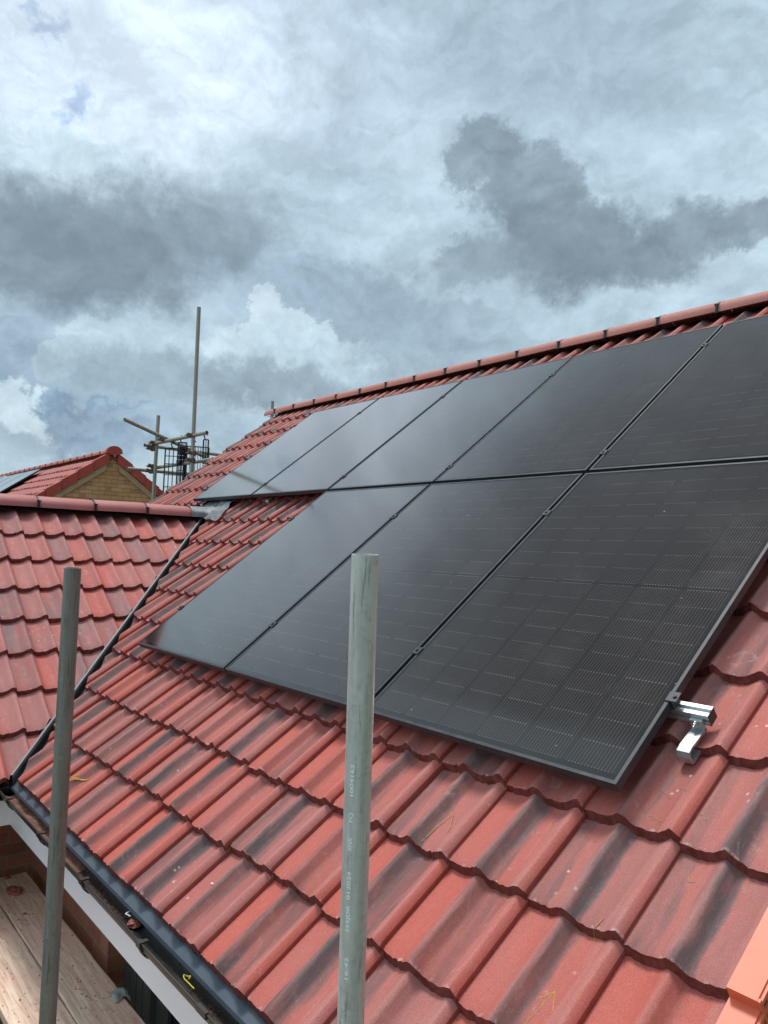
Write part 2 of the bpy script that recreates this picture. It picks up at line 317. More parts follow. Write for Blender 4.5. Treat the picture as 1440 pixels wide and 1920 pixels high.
# solar laminate
def laminate(name, tint):
    m = mat(name, (.01, .01, .012), .09, 0, .5); g, b, oc = setup(m)
    uv = g.n('ShaderNodeUVMap', uv_map='uv'); x, y, _ = g.xyz(uv.outputs[0])
    xx = g.m('DIVIDE', g.m('SUBTRACT', x, .021), .182)
    top = g.m('GREATER_THAN', y, .861)
    yy = g.m('DIVIDE', g.m('SUBTRACT', g.m('SUBTRACT', y, .033), g.m('MULTIPLY', top, .018)), .091)
    fx = g.m('FRACT', xx); fy = g.m('FRACT', yy)
    inside = g.m('MULTIPLY', g.m('MULTIPLY', g.m('GREATER_THAN', xx, 0.0), g.m('LESS_THAN', xx, 6.0)), g.m('MULTIPLY', g.m('GREATER_THAN', yy, 0.0), g.m('LESS_THAN', yy, 18.0)))
    mid = g.m('MULTIPLY', g.m('GREATER_THAN', y, .855), g.m('LESS_THAN', y, .867))
    inside = g.m('MULTIPLY', inside, g.m('SUBTRACT', 1.0, mid))
    w = g.m('ABSOLUTE', g.m('SUBTRACT', g.m('FRACT', g.m('MULTIPLY', g.m('ADD', fx, .03), 16.0)), .5))
    wire = g.m('LESS_THAN', w, .115)
    colgap = g.m('GREATER_THAN', g.m('ABSOLUTE', g.m('SUBTRACT', fx, .5)), .491)
    dx_ = g.m('ABSOLUTE', g.m('SUBTRACT', fx, .5))
    rowb = g.m('GREATER_THAN', g.m('ABSOLUTE', g.m('SUBTRACT', fy, .5)), .477)
    dash = g.m('MULTIPLY', g.m('MULTIPLY', rowb, g.m('LESS_THAN', dx_, .41)), g.m('LESS_THAN', w, .25))
    cellid = g.comb(g.m('FLOOR', xx), g.m('FLOOR', yy), 0.0)
    wn = g.n('ShaderNodeTexWhiteNoise', noise_dimensions='2D'); g.set(wn.inputs['Vector'], cellid)
    dashk = g.m('MULTIPLY', dash, g.mr(wn.outputs['Value'], .0, .8, .55, 1.0))
    c = g.mix(wn.outputs['Value'], tint, tuple(v * 1.35 for v in tint))
    c = g.mix(g.m('MULTIPLY', wire, .75), c, (.070, .063, .062))
    c = g.mix(g.m('MULTIPLY', colgap, .6), c, (.010, .010, .011))
    c = g.mix(g.m('MULTIPLY', rowb, .4), c, (.014, .014, .015))
    c = g.mix(g.m('MULTIPLY', g.m('MULTIPLY', dashk, .75), g.mr(g.noise(oc, 9, 4, .6), .35, .65, .6, 1.0)), c, (.17, .165, .16))
    c = g.mix(inside, (.007, .007, .008), c)
    dust = g.noise(oc, 3.5, 8, .7); sp1 = g.n('ShaderNodeTexVoronoi'); g.set(sp1.inputs['Vector'], oc); sp1.inputs['Scale'].default_value = 13
    c = g.mix(g.mr(dust, .45, .8, .01, .07), c, (.20, .19, .185))
    c = g.mix(g.m('MULTIPLY', g.mr(sp1.outputs['Distance'], .03, .07, .55, 0), g.mr(g.noise(oc, 6, 3, .6), .5, .6)), c, (.42, .42, .42))
    c = g.mix(g.mr(g.noise(g.vm('MULTIPLY', oc, (9, 1.4, 1)), 3, 8, .8, 1.0), .68, .74, 0, .16), c, (.40, .40, .40))
    g.set(b.inputs['Base Color'], c)
    g.set(b.inputs['Roughness'], g.mr(dust, .3, .7, .08, .15))
    b.inputs['IOR'].default_value = 1.55
    b.inputs['Coat Weight'].default_value = .75; b.inputs['Coat Roughness'].default_value = .06; b.inputs['Coat IOR'].default_value = 1.42; b.inputs['Specular Tint'].default_value = (1.0, .86, .76, 1)
    return m
M_lam = laminate('solar cells under glass', (.0115, .0085, .0078))

def brick_mat(name, c1, c2, mort, sx, sy, axes, scale=1.0, dirt=.3, third=None):
    m = mat(name, c1, .85); g, b, oc = setup(m)
    x, y, z = g.xyz(oc); A = {'x': x, 'y': y, 'z': z}
    bt = g.n('ShaderNodeTexBrick'); g.set(bt.inputs['Vector'], g.comb(A[axes[0]], A[axes[1]], 0.0))
    bt.inputs['Scale'].default_value = 1.0; bt.inputs['Brick Width'].default_value = sx; bt.inputs['Row Height'].default_value = sy
    bt.inputs['Mortar Size'].default_value = .0055; bt.inputs['Mortar Smooth'].default_value = .15; bt.inputs['Bias'].default_value = 0
    bt.inputs['Color1'].default_value = (*c1, 1); bt.inputs['Color2'].default_value = (*c2, 1); bt.inputs['Mortar'].default_value = (*mort, 1)
    n = g.noise(oc, 14, 8, .7)
    c = g.mix(g.mr(n, .3, .75, 0, dirt), bt.outputs['Color'], tuple(v * .45 for v in c1))
    if third:
        cell = g.comb(g.m('FLOOR', g.m('DIVIDE', A[axes[0]], sx * .5)), g.m('FLOOR', g.m('DIVIDE', A[axes[1]], sy)), 0.0)
        wn = g.n('ShaderNodeTexWhiteNoise', noise_dimensions='2D'); g.set(wn.inputs['Vector'], cell)
        c = g.mix(g.m('MULTIPLY', g.m('GREATER_THAN', wn.outputs['Value'], .80), g.m('SUBTRACT', .8, bt.outputs['Fac'])), c, third)
    g.set(b.inputs['Base Color'], c)
    bump(g, b, g.m('ADD', g.m('MULTIPLY', bt.outputs['Fac'], -1.0), g.m('MULTIPLY', n, .35)), .6, .006)
    return m
M_brick = brick_mat('red brick', (.26, .085, .05), (.34, .12, .075), (.22, .17, .12), .225, .075, 'xz')
M_brickx = brick_mat('red brick side', (.26, .085, .05), (.34, .12, .075), (.22, .17, .12), .225, .075, 'yz')
M_brick_far = brick_mat('buff brick', (.62, .31, .125), (.74, .44, .205), (.36, .21, .12), .2327, .0755, 'yz', third=(.42, .24, .13), dirt=.3)
M_bargestone = noisy('mortar verge course', (.46, .32, .19), (.56, .42, .26), 8, .9, bs=.4)

def wood():
    m = mat('scaffold board timber', (.5, .33, .2), .85); g, b, oc = setup(m)
    x, y, z = g.xyz(oc)
    gr = g.noise(g.vm('MULTIPLY', oc, (1.1, 26, 10)), 2.5, 8, .65, .6)
    big = g.noise(oc, 2.3, 5, .65)
    c = g.mix(g.mr(gr, .38, .62), (.58, .38, .27), (.86, .67, .51))
    c = g.mix(g.mr(big, .35, .7, 0, .75), c, (.78, .44, .34))        # red tile dust trodden into the timber
    c = g.mix(g.mr(g.noise(oc, 9, 9, .8), .54, .68, 0, .7), c, (.36, .12, .085))
    c = g.mix(g.mr(g.noise(g.vm('MULTIPLY', oc, (2, 40, 10)), 3, 6, .7), .60, .70, 0, .6), c, (.20, .13, .08))
    vo = g.n('ShaderNodeTexVoronoi'); g.set(vo.inputs['Vector'], oc); vo.inputs['Scale'].default_value = 42
    c = g.mix(g.m('MULTIPLY', g.mr(vo.outputs['Distance'], .08, .2, .8, 0), g.mr(g.noise(oc, 7, 3, .6), .52, .62)), c, (.16, .06, .045))
    g.set(b.inputs['Base Color'], c); bump(g, b, g.m('ADD', gr, g.noise(oc, 60, 4, .7)), .5, .003)
    return m
M_wood = wood()
M_grass = noisy('rough grass', (.05, .075, .025), (.10, .10, .05), .8, .95, bs=.3, bd=.05)
M_chip = noisy('broken tile clay', (.24, .06, .045), (.38, .12, .09), 30, .85, bs=.4)
M_dirt = noisy('gutter silt', (.26, .11, .075), (.12, .06, .045), 35, .95, bs=.8, bd=.006)
M_rag = noisy('grey cloth', (.30, .31, .29), (.42, .43, .40), 14, .95, bs=.5)

# ------------------------------------------------------------------ setting: ground
gm = MB(); gm.add([(-900, -900, -6.2), (900, -900, -6.2), (900, 900, -6.2), (-900, 900, -6.2)], [(0, 1, 2, 3)])
ground = gm.build('ground', M_grass); tag(ground, 'rough grass ground far below the roofs', kind='structure'); ground['category'] = 'ground'

# ------------------------------------------------------------------ the house
GAU = .309; TW = .30; V0 = -.967; U0 = .017; TH = .031; NP = -.10
HOUSE = empty('brick_house', (0, 0, -6.2), 'red brick house with the red double pantile roof carrying the black solar panels', 'house')
def roll(u):
    xs = np.array([-.12, .0, .08, .20, .35, .50, .65, .78, .87, .93, 1.0, 1.08, 1.2])
    ys = np.array([.80, .36, .04, 0., .01, .09, .36, .78, .99, .99, .36, .04, 0.])
    t = (np.asarray(u) / .15) % 1.0
    return np.interp(t, xs, ys)
_uu = np.linspace(0, .30, 241); _h = roll(_uu + .0)
_ext = roll(np.linspace(-.01, .31, 257)); _k = np.hanning(15); _k /= _k.sum()
_hs = np.convolve(_ext, _k, 'same')[8:-8]
def hprof(u): 
    h = np.interp(u, _uu, _hs) * .037
    return np.where(u < .020, np.minimum(h, h * 0 + np.interp(u, [0, .02], [.000, np.interp(.02, _uu, _hs) * .037])), h)
def tile_mesh(name, tiles, frame, material, parent, cuts=(), nu=26, mirror=False):
    """tiles: list of (u0, v0, length). frame: 4x4 matrix roof frame -> world. One mesh for the whole tiled slope."""
    us = np.linspace(0, TW, nu); vs = np.array([0, .012, .05, .16, .30])
    org = parent_world(parent)
    V = []; F = []; UV = []; CR = []; SM = []
    base = 0
    for (u0, v0, ln) in tiles:
        r = rng.random(3); dn = rng.normal(0, .0012); dv = rng.normal(0, .0034); du = rng.normal(0, .0006); tl = rng.normal(0, .0015)
        vl = vs * (ln + .025) / .30
        h = hprof(us)
        rows = []
        rag = rng.normal(0, .0015, nu) + np.where(rng.random(nu) < .05, rng.uniform(.002, .006, nu), 0)
        for j, vv in enumerate(vl):
            n = NP - TH * vv / GAU + h + dn + tl * (us / TW - .5)
            if j == 0: n = n - .0035; 
            vfront = v0 + vv + dv + (rag if j == 0 else 0)
            for i in range(nu):
                V.append((u0 + us[i] + du, (vfront[i] if j == 0 else vfront), n[i])); UV.append((us[i] / TW, vv / .3)); CR.append((*r, 0))
        for j in range(len(vl) - 1):
            for i in range(nu - 1):
                a = base + j * nu + i; F.append((a, a + 1, a + nu + 1, a + nu)); SM.append(True)
        b0 = base + len(vl) * nu
        # front face
        low = rng.normal(0, .0006, nu)
        for i in range(nu):
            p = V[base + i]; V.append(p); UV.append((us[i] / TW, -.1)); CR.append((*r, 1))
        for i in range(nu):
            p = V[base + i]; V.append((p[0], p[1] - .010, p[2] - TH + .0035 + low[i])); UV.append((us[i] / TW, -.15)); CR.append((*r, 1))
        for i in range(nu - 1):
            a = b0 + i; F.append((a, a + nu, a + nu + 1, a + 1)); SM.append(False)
        b1 = b0 + 2 * nu
        for j, vv in enumerate(vl):
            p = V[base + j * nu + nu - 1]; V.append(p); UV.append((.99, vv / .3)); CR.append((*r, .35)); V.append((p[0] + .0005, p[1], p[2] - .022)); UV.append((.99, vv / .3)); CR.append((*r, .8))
        for j in range(len(vl) - 1):
            a = b1 + 2 * j; F.append((a, a + 1, a + 3, a + 2)); SM.append(False)
        base = b1 + 2 * len(vl)
    V = np.array(V); Mx = np.array(frame); Vw = V @ Mx[:3, :3].T + Mx[:3, 3] - np.array(org)
    me = bpy.data.meshes.new(name); me.from_pydata(Vw.tolist(), [], F)
    me.polygons.foreach_set('use_smooth', SM)
    uvl = me.uv_layers.new(name='uv'); li = np.zeros(len(me.loops), dtype=np.int32); me.loops.foreach_get('vertex_index', li)
    uvl.data.foreach_set('uv', np.array(UV)[li].ravel().astype(np.float32))
    ca = me.color_attributes.new('rnd', 'FLOAT_COLOR', 'POINT'); ca.data.foreach_set('color', np.array(CR, dtype=np.float32).ravel())
    me.materials.append(material)
    if cuts:
        bm = bmesh.new(); bm.from_mesh(me)
        for (co, no) in cuts:
            bmesh.ops.bisect_plane(bm, geom=bm.verts[:] + bm.edges[:] + bm.faces[:], plane_co=Vector(co) - Vector(org), plane_no=Vector(no), clear_outer=True)
        bm.to_mesh(me); bm.free()
    o = bpy.data.objects.new(name, me); COL.objects.link(o); o.parent = parent
    return o
# valley line in the main slope: u + .7934 v = VC
VC = -.615
UL = -4.09; nL = int(round((U0 - UL) / TW))
UEND = 3.885
def cols(): return range(-14, 13)
VERT = lambda a, b: (a, b)
wing_top_v = 1.62                      # the wing ridge meets the main slope here
low, high = [], []
for k in range(0, 16):
    v0 = V0 + GAU * k; ln = GAU if k < 15 else .27
    for i in cols():
        u0 = U0 + TW * i
        if u0 < UL - .06: continue
        if v0 > wing_top_v: high.append((u0, v0, ln))
        elif u0 + TW > VC - .7934 * (v0 + .33) : low.append((u0, v0, ln))
        elif k == 8: pass
vd = Vector((-.7934, cp * 1.0, sp)).normalized()     # valley direction (up)
vn = Vector((0, 0, 1)).cross(vd).normalized()        # horizontal normal of the vertical plane through the valley
if vn.x > 0: vn = -vn                                # points to the wing side
def vpt(off): 
    p = roof(VC, 0, NP); return p - vn * off
verge_cut = [(roof(UEND, 0, 0), (1, 0, 0))]
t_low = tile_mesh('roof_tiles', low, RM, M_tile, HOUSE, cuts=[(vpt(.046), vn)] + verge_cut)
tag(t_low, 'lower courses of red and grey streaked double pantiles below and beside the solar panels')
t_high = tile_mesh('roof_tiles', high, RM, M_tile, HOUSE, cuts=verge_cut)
tag(t_high, 'upper courses of the main slope running to the ridge')
# left-hand remainder of the main slope beyond the wing
lft = []
for k in range(0, 9):
    v0 = V0 + GAU * k
    if v0 > wing_top_v: continue
    for i in cols():
        u0 = U0 + TW * i
        if u0 < UL - .06: continue
        if u0 < -3.2 - (1.62 - v0) * .0: lft.append((u0, v0, GAU))
# mirror valley line of the wing's far slope
# wing frame: along-ridge axis = +Y, up-slope = towards -X
XR = -1.904; ZR = .906
WF = Matrix(((0, -cp, sp, 0), (1, 0, 0, 0), (0, sp, cp, 0), (0, 0, 0, 1)))   # local (a along +Y, s up slope, n) -> world
# s measured so that plane n=NP is z = -tan*x - .555 ; world = WF @ (a, s, n) + T
_pz = -.555 - sp * 0
T0 = Vector((0, 0, 0)); q = WF @ Vector((0, 0, NP)); T0.z = (-.7673 * q.x - .555) - q.z
WFm = Matrix.Translation(T0) @ WF
SQ = lambda x: -(x) / cp
wt = []
for k in range(-1, 7):
    s0 = .11 + .316 * k
    ln = .316 if k < 6 else .345
    for j in range(-12, 9):
        a0 = -.62 + .02 + TW * j
        wt.append((a0, s0 - .0, ln))
# keep only the part on the wing side of the valley
s_shift = (q.x) / cp
WFm2 = WFm @ Matrix.Translation((0, s_shift, 0))
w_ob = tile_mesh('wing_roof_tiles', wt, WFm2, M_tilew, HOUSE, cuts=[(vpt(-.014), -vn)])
tag(w_ob, 'paler pinkish pantiles on the lower wing roof at left')
if lft: 
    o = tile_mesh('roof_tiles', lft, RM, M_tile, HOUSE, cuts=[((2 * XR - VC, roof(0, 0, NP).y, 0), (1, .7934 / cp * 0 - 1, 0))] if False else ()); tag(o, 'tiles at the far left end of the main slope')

# roof decks (solid) under the tiles, back slope, gables, walls
mb = MB()
nd = -.150
apex = roof(0, 3.985, NP); AY, AZ = apex.y, apex.z
ev = roof(0, V0 + .03, nd); 
apd = roof(0, 3.985, nd)
def slab(mb, p0, p1, p2, p3, t):   # quad + thickness downwards
    V = [Vector(p) for p in (p0, p1, p2, p3)]; V += [p - Vector((0, 0, t)) for p in V]
    mb.add(V, [(0, 1, 2, 3), (7, 6, 5, 4), (0, 4, 5, 1), (1, 5, 6, 2), (2, 6, 7, 3), (3, 7, 4, 0)])
slab(mb, (UL + .07, ev.y, ev.z), (3.87, ev.y, ev.z), (3.87, apd.y, apd.z), (UL + .07, apd.y, apd.z), .06)
dk = mb.build('roof_deck', M_under, HOUSE)
mb = MB()
by = 2 * AY - ev.y
slab(mb, (-3.98, apd.y + .004, apd.z + .03), (3.93, apd.y + .004, apd.z + .03), (3.93, by, ev.z), (-3.98, by, ev.z), .10)
mb.build('rear_slope', M_ridgew, HOUSE)
# wing deck
mb = MB()
wl = lambda s, a, n: WFm2 @ Vector((a, s, n))
e0 = wl(-.17, -4.2, nd); e1 = wl(-.17, -.60, nd); r1_ = wl(2.43, 1.35, nd); r0_ = wl(2.43, -4.2, nd); 
e2 = wl(-.17, -.55, nd)
slab(mb, e0, e1, r1_, r0_, .05)
fx_ = 2 * XR - e0.x
slab(mb, (r0_.x, r0_.y, r0_.z - .003), (r1_.x, r1_.y, r1_.z - .003), (fx_, -.6, e0.z), (fx_, -4.2, e0.z), .08)
mb.build('wing_deck', M_under, HOUSE)

# ridge tiles
def ridge_profile(r=.125, h=.095, n=14):
    pts = []
    for i in range(n + 1):
        a = math.pi * i / n
        pts.append((-r * math.cos(a), h * (math.sin(a) ** .8) - .032))
    return pts
def ridge_tile(material, L=.440, closed=False):
    mb = MB(); pr = ridge_profile(); t = .014; n = len(pr)
    for (x0, x1) in ((0, L),):
        V = []
        for x in (x0, x0 + .006, x1 - .006, x1):
            k = .975 if x in (x0, x1) else 1.0
            V += [(x, a * k, (b + .032) * k - .032) for a, b in pr]
        F = []
        for j in range(3):
            for i in range(n - 1): F.append((j * n + i, j * n + i + 1, (j + 1) * n + i + 1, (j + 1) * n + i))
        mb.add(V, F, True)
        V = [(x, a * .89, (b + .032) * .86 - .032) for x in (x0, x1) for a, b in pr]
        mb.add(V, [(i, i + 1, n + i + 1, n + i) for i in range(n - 1)], True)
        for x in (x0, x1):   # end rims
            V = [(x, a * .975, (b + .032) * .975 - .032) for a, b in pr] + [(x, a * .89, (b + .032) * .86 - .032) for a, b in pr]
            mb.add(V, [(i, i + 1, n + i + 1, n + i) for i in range(n - 1)])
        for sgn in (0, -1):
            a, b = pr[sgn]
            mb.add([(x0, a, b), (x1, a, b), (x1, a * .89, b), (x0, a * .89, b)], [(0, 1, 2, 3)])
    return mb
def ridge_clip():
    mb = MB(); pr = ridge_profile(.127, .098, 16)
    V = [(x, a, b + .001) for x in (-.005, .005) for a, b in pr] ; n = len(pr)
    V2 = [(x, a * .97, b - .003) for x in (-.007, .007) for a, b in pr]
    mb.add(V, [(i, i + 1, n + i + 1, n + i) for i in range(n - 1)], True)
    mb.add(V2, [(i, i + 1, n + i + 1, n + i) for i in range(n - 1)], True)
    # thicker clamp head and screw on the near side
    for sg in (-1,):
        mb.box((-.007, sg * .128 - .004, -.030), (.007, sg * .128 + .006, .018))
        mb.box((-.015, sg * .131 - .0, .012), (.015, sg * .118, .024))
        mb.box((-.016, sg * .125 - .006, -.038), (.016, sg * .10, -.030))
    return mb
R0 = ridge_tile(M_ridge).build('ridge_tile', M_ridge); R0.parent = HOUSE
C0 = ridge_clip().build('ridge_clip', M_black); C0.parent = R0
base_off = -Vector(HOUSE.location)
joints = [2.066 - .4465 * k for k in range(-4, 14)] + [-4.00]
first = True
for j in joints:
    if j > 3.86: continue
    o = R0 if first else R0.copy()
    if not first:
        COL.objects.link(o)
        if j != -4.00: c = C0.copy(); COL.objects.link(c); c.parent = o
    first = False
    o.location = Vector((j, AY, AZ + .006 + random.uniform(-.002, .002) - (.006 if j == -4.00 else 0))) + base_off
    o.rotation_euler = (random.uniform(-.015, .015), random.uniform(-.004, .004), random.uniform(-.004, .004))
# rounded end of the ridge at the far left
# black dry-ridge roll under the ridge tiles
mb = MB()
for sg in (-1, 1):
    mb.add([(-3.97, AY + sg * .110, AZ - .052), (3.86, AY + sg * .110, AZ - .052), (3.86, AY + sg * .02, AZ - .01), (-3.97, AY + sg * .02, AZ - .01)], [(0, 1, 2, 3)])
mb.build('ridge_roll', M_black, HOUSE)
# wing ridge
RW = ridge_tile(M_ridgew).build('ridge_tile', M_ridgew); RW.parent = HOUSE
CW = ridge_clip().build('ridge_clip', M_black); CW.parent = RW
wj = []
first = True
for y0 in [1.18 - .445 * k for k in range(0, 13)]:
    o = RW if first else RW.copy()
    if not first:
        COL.objects.link(o); c = CW.copy(); COL.objects.link(c); c.parent = o
    first = False
    o.location = Vector((XR, y0 - .445, ZR + .004 + random.uniform(-.0015, .0015))) + base_off
    o.rotation_euler = (0, random.uniform(-.01, .01), math.pi / 2 + random.uniform(-.004, .004))
    # the local -Y side must face the camera (+X)
mb = MB()
for sg in (-1, 1):
    mb.add([(XR + sg * .115, -4.2, ZR - .062), (XR + sg * .115, 1.2, ZR - .062), (XR + sg * .02, 1.2, ZR - .01), (XR + sg * .02, -4.2, ZR - .01)], [(0, 1, 2, 3)])
mb.build('wing_ridge_roll', M_black, HOUSE)
# lead saddle where the wing ridge dies into the main slope
mb = MB(); n = 14; V = []; nr = 9
for j in range(nr):
    t = j / (nr - 1); y = 1.14 + t * .42
    for i in range(n + 1):
        a = math.pi * (i / n)
        fl = 1 + 1.0 * t ** 1.5
        x = XR + (.133 + .10 * t) * math.cos(a) * 1.0
        z = ZR - .03 + .105 * (math.sin(a) ** .8)
        zm = .7673 * y - .126 + .028
        z = max(z * (1 - t * .25) + zm * t * .25, zm + .012) + rng.normal(0, .004) * (.4 + t)
        V.append((x + rng.normal(0, .003), y + rng.normal(0, .003), z))
F = [(j * (n + 1) + i, j * (n + 1) + i + 1, (j + 1) * (n + 1) + i + 1, (j + 1) * (n + 1) + i) for j in range(nr - 1) for i in range(n)]
mb.add(V, F, True)
# skirt dressed down towards the valley
V = []; 
for j in range(7):
    for i in range(6):
        u = -1.80 + .075 * i - .045 * j * .5; v = 1.52 + .05 * j
        V.append(roof(u + rng.normal(0, .006), v - .010 * i, -.066 + rng.normal(0, .008)))
mb.add(V, [(j * 6 + i, j * 6 + i + 1, (j + 1) * 6 + i + 1, (j + 1) * 6 + i) for j in range(6) for i in range(5)], True)
mb.build('lead_flashing', M_lead, HOUSE)
# valley trough with its central rib
mb = MB()
def vline(off, dz, s):    # point at distance s up the valley from v=-1
    p = roof(VC + .7934 * 1.0, -1.0, NP); p = p + vd * s; return p - vn * off + Vector((0, 0, dz))
LV = 3.28
def strip(a, b, s0=0.0, s1=LV): mb.add([vline(*a, s0), vline(*a, s1), vline(*b, s1), vline(*b, s0)], [(0, 1, 2, 3)])
strip((.16, .02), (.10, -.028)); strip((.10, -.028), (.010, -.035)); strip((.010, -.035), (.006, .036)); strip((-.006, .036), (-.010, -.035)); strip((-.010, -.035), (-.16, .02))
mb.build('valley_trough', M_valley, HOUSE)
mb = MB(); strip((.0065, .036), (-.0065, .036)); strip((-.0065, .036), (-.0085, .014)); strip((.0065, .036), (.0085, .014)); mb.build('valley_rib', M_rib, HOUSE)
# eaves tray, fascia, soffit, gutter
mb = MB(); e_t = roof(0, V0 + .06, NP - TH - .004)
mb.add([(-.05, e_t.y, e_t.z), (3.87, e_t.y, e_t.z), (3.87, -.728, -.7135), (-.05, -.728, -.7135), (-.05, -.731, -.726), (3.87, -.731, -.726)], [(0, 1, 2, 3), (3, 2, 5, 4)])
for xj in (.95, 1.62, 2.28, 2.95, 3.6): mb.cyl((xj, -.728, -.7137), (xj, e_t.y, e_t.z), .0011, 5)
tr = mb.build('eaves_tray', M_tray, HOUSE)
mb = MB(); mb.box((-.03, -.672, -.985), (3.95, -.654, -.72)); mb.box((-.048, -4.2, -.985), (-.03, -.672, -.72))
mb.build('fascia', M_fascia, HOUSE)
mb = MB(); mb.box((-.04, -.654, -.975), (3.9, -.42, -.965)); mb.box((-.48, -4.2, -.975), (-.05, -.66, -.965))
mb.build('soffit', M_fascia, HOUSE)
def gutter_mb(T, x0, x1, r=.056):
    mb = MB(); n = 12
    for rr, fl in ((r, 1), (r - .003, -1)):
        V = [(x, -rr * math.cos(math.pi * i / n), -rr * math.sin(math.pi * i / n)) for x in (x0, x1) for i in range(n + 1)]
        mb.add(V, [(i, i + 1, n + 1 + i + 1, n + 1 + i) for i in range(n)], True, T)
    mb.cyl((x0, -r, .001), (x1, -r, .001), .0042, 8, T=T); mb.cyl((x0, r, .001), (x1, r, .001), .0035, 8, T=T)
    return mb
GT = Matrix.Translation((0, -.735, -.722))
gut = gutter_mb(GT, .16, 3.95).build('gutter', M_gutter, HOUSE)
for x in (.37, .95, 1.55, 2.15, 2.75, 3.35):
    mb = MB(); n = 10; r1g, r2g = .0575, .0625
    V = []
    for xx in (x - .013, x + .013):
        for rr in (r1g, r2g): V += [(xx, -rr * math.cos(math.pi * i / n), -rr * math.sin(math.pi * i / n)) for i in range(n + 1)]
    m1 = n + 1; F = []
    for i in range(n): F += [(m1 + i, m1 + i + 1, 3 * m1 + i + 1, 3 * m1 + i), (i, i + 1, m1 + i + 1, m1 + i), (2 * m1 + i, 2 * m1 + i + 1, 3 * m1 + i + 1, 3 * m1 + i)]
    mb.add(V, F, False, GT)
    mb.box((x - .013, .045, -.055), (x + .013, .062, .01), GT); mb.box((x - .016, -.066, -.012), (x + .016, -.050, .008), GT)
    mb.box((x - .010, -.052, .001), (x + .010, -.030, .006), GT); mb.cyl((x, .045, -.03), (x, .030, -.03), .007, 8, T=GT)
    br = mb.build('gutter_bracket', M_gutter, HOUSE); br.parent = gut; br.location = (0, 0, 0)
for x in (2.62,):
    mb = MB(); mb.box((x - .03, -.064, -.01), (x + .03, -.052, .009), GT); br = mb.build('gutter_union', M_gutter, HOUSE); br.parent = gut
GT2 = Matrix.Translation((.105, 0, -.722)) @ Matrix.Rotation(math.pi / 2, 4, 'Z')
gutter_mb(GT2, -4.2, -.675).build('gutter', M_gutter, HOUSE)
mb = MB()                                       # gutter corner piece
mb.box((.045, -.80, -.786), (.165, -.675, -.778)); mb.box((.040, -.796, -.786), (.046, -.675, -.716)); mb.box((.046, -.68, -.785), (.165, -.674, -.716)); mb.box((.155, -.800, -.785), (.17, -.788, -.716))
mb.build('gutter_corner', M_gutter, HOUSE)
# walls with an opening
YW = -.42; XW = -.48; ZB = -6.2
mb = MB()
def wallbox(x0, x1, z0, z1): mb.box((x0, YW, z0), (x1, YW + .10, z1))
wallbox(XW, .88, -3.6, -.972); wallbox(2.6, 3.86, -3.6, -.972); wallbox(XW, 3.86, ZB, -3.602)
mb.build('brick_wall', M_brick, HOUSE)
mb = MB(); mb.box((XW - .10, -4.2, ZB), (XW, YW + .099, -.974)); mb.build('brick_wall', M_brickx, HOUSE); mb = MB()
mb.add([(UL + .15, YW + .1, ZB), (UL + .15, by - .3, ZB), (UL + .15, by - .3, ev.z - .1), (UL + .15, AY, AZ - .25), (UL + .15, YW + .1, -.9)], [(0, 1, 2, 3, 4)])
mb.build('brick_wall', M_brickx, HOUSE); mb = MB()
mb.add([(3.855, YW + .102, ZB), (3.855, by - .3, ZB), (3.855, by - .3, ev.z - .1), (3.855, AY, AZ - .25), (3.855, YW + .102, -.9)], [(0, 1, 2, 3, 4)])
mb.build('brick_wall', M_brickx, HOUSE)
mb = MB(); mb.box((UL + .15, by - .4, ZB), (3.85, by - .3, ev.z - .1)); mb.build('brick_wall', M_brick, HOUSE)
mb = MB(); mb.box((.884, YW + .085, -3.6), (1.21, YW + .155, -.975)); mb.box((1.21, YW + .10, -1.06), (2.6, YW + .15, -.975)); mb.box((1.21, YW + .115, -3.6), (1.34, YW + .165, -1.06)); mb.box((2.50, YW + .10, -3.6), (2.598, YW + .15, -1.06))
for xg in (.95, 1.03, 1.11): mb.box((xg, YW + .081, -3.59), (xg + .012, YW + .0852, -.98))
wf = mb.build('window_frame', M_window, HOUSE)
mb = MB(); mb.box((1.34, YW + .13, -3.58), (2.50, YW + .14, -1.06)); pn = mb.build('window_pane', M_glassd, HOUSE); pn.parent = wf
# dry verge units on the right gable and the left gable
def verge_unit(u_in, u_out, side, material):
    mb = MB(); L = GAU + .03; t = .0025
    a, b = (u_in, u_out)
    # local frame: roof coordinates, v from 0
    def bx(p, q): mb.box((min(p[0], q[0]), p[1], p[2]), (max(p[0], q[0]), q[1], q[2]))
    bx((a, 0, -.003), (b, L, 0)); bx((b - side * t, 0, -.135), (b, L, -.0032)); bx((a, 0, -.034), (b - .03, t, -.0033)); bx((b - .03, 0, -.135), (b - side * t * 1.2, t, -.0033))
    bx((b - side * .0, .001, -.016), (b + side * .007, L, -.005))        # raised moulding on the side
    bx((b + side * .0002, .0, -.135), (b + side * .006, .008, -.001))
    return mb
for side, a, b, nm in ((1, 3.884, 3.948, 'right'),):
    first = None
    for k in range(0, 16):
        if side < 0 and False: continue
        if first is None:
            o = verge_unit(a, b, side, M_verge).build('verge_cap', M_verge); o.parent = HOUSE; first = o
        else: o = first.copy(); COL.objects.link(o)
        rise = -.058 if side > 0 else -.075
        o.location = roof(0, V0 + GAU * k - .008, rise) + base_off
        o.rotation_euler = (PITCH - .095, 0, 0)
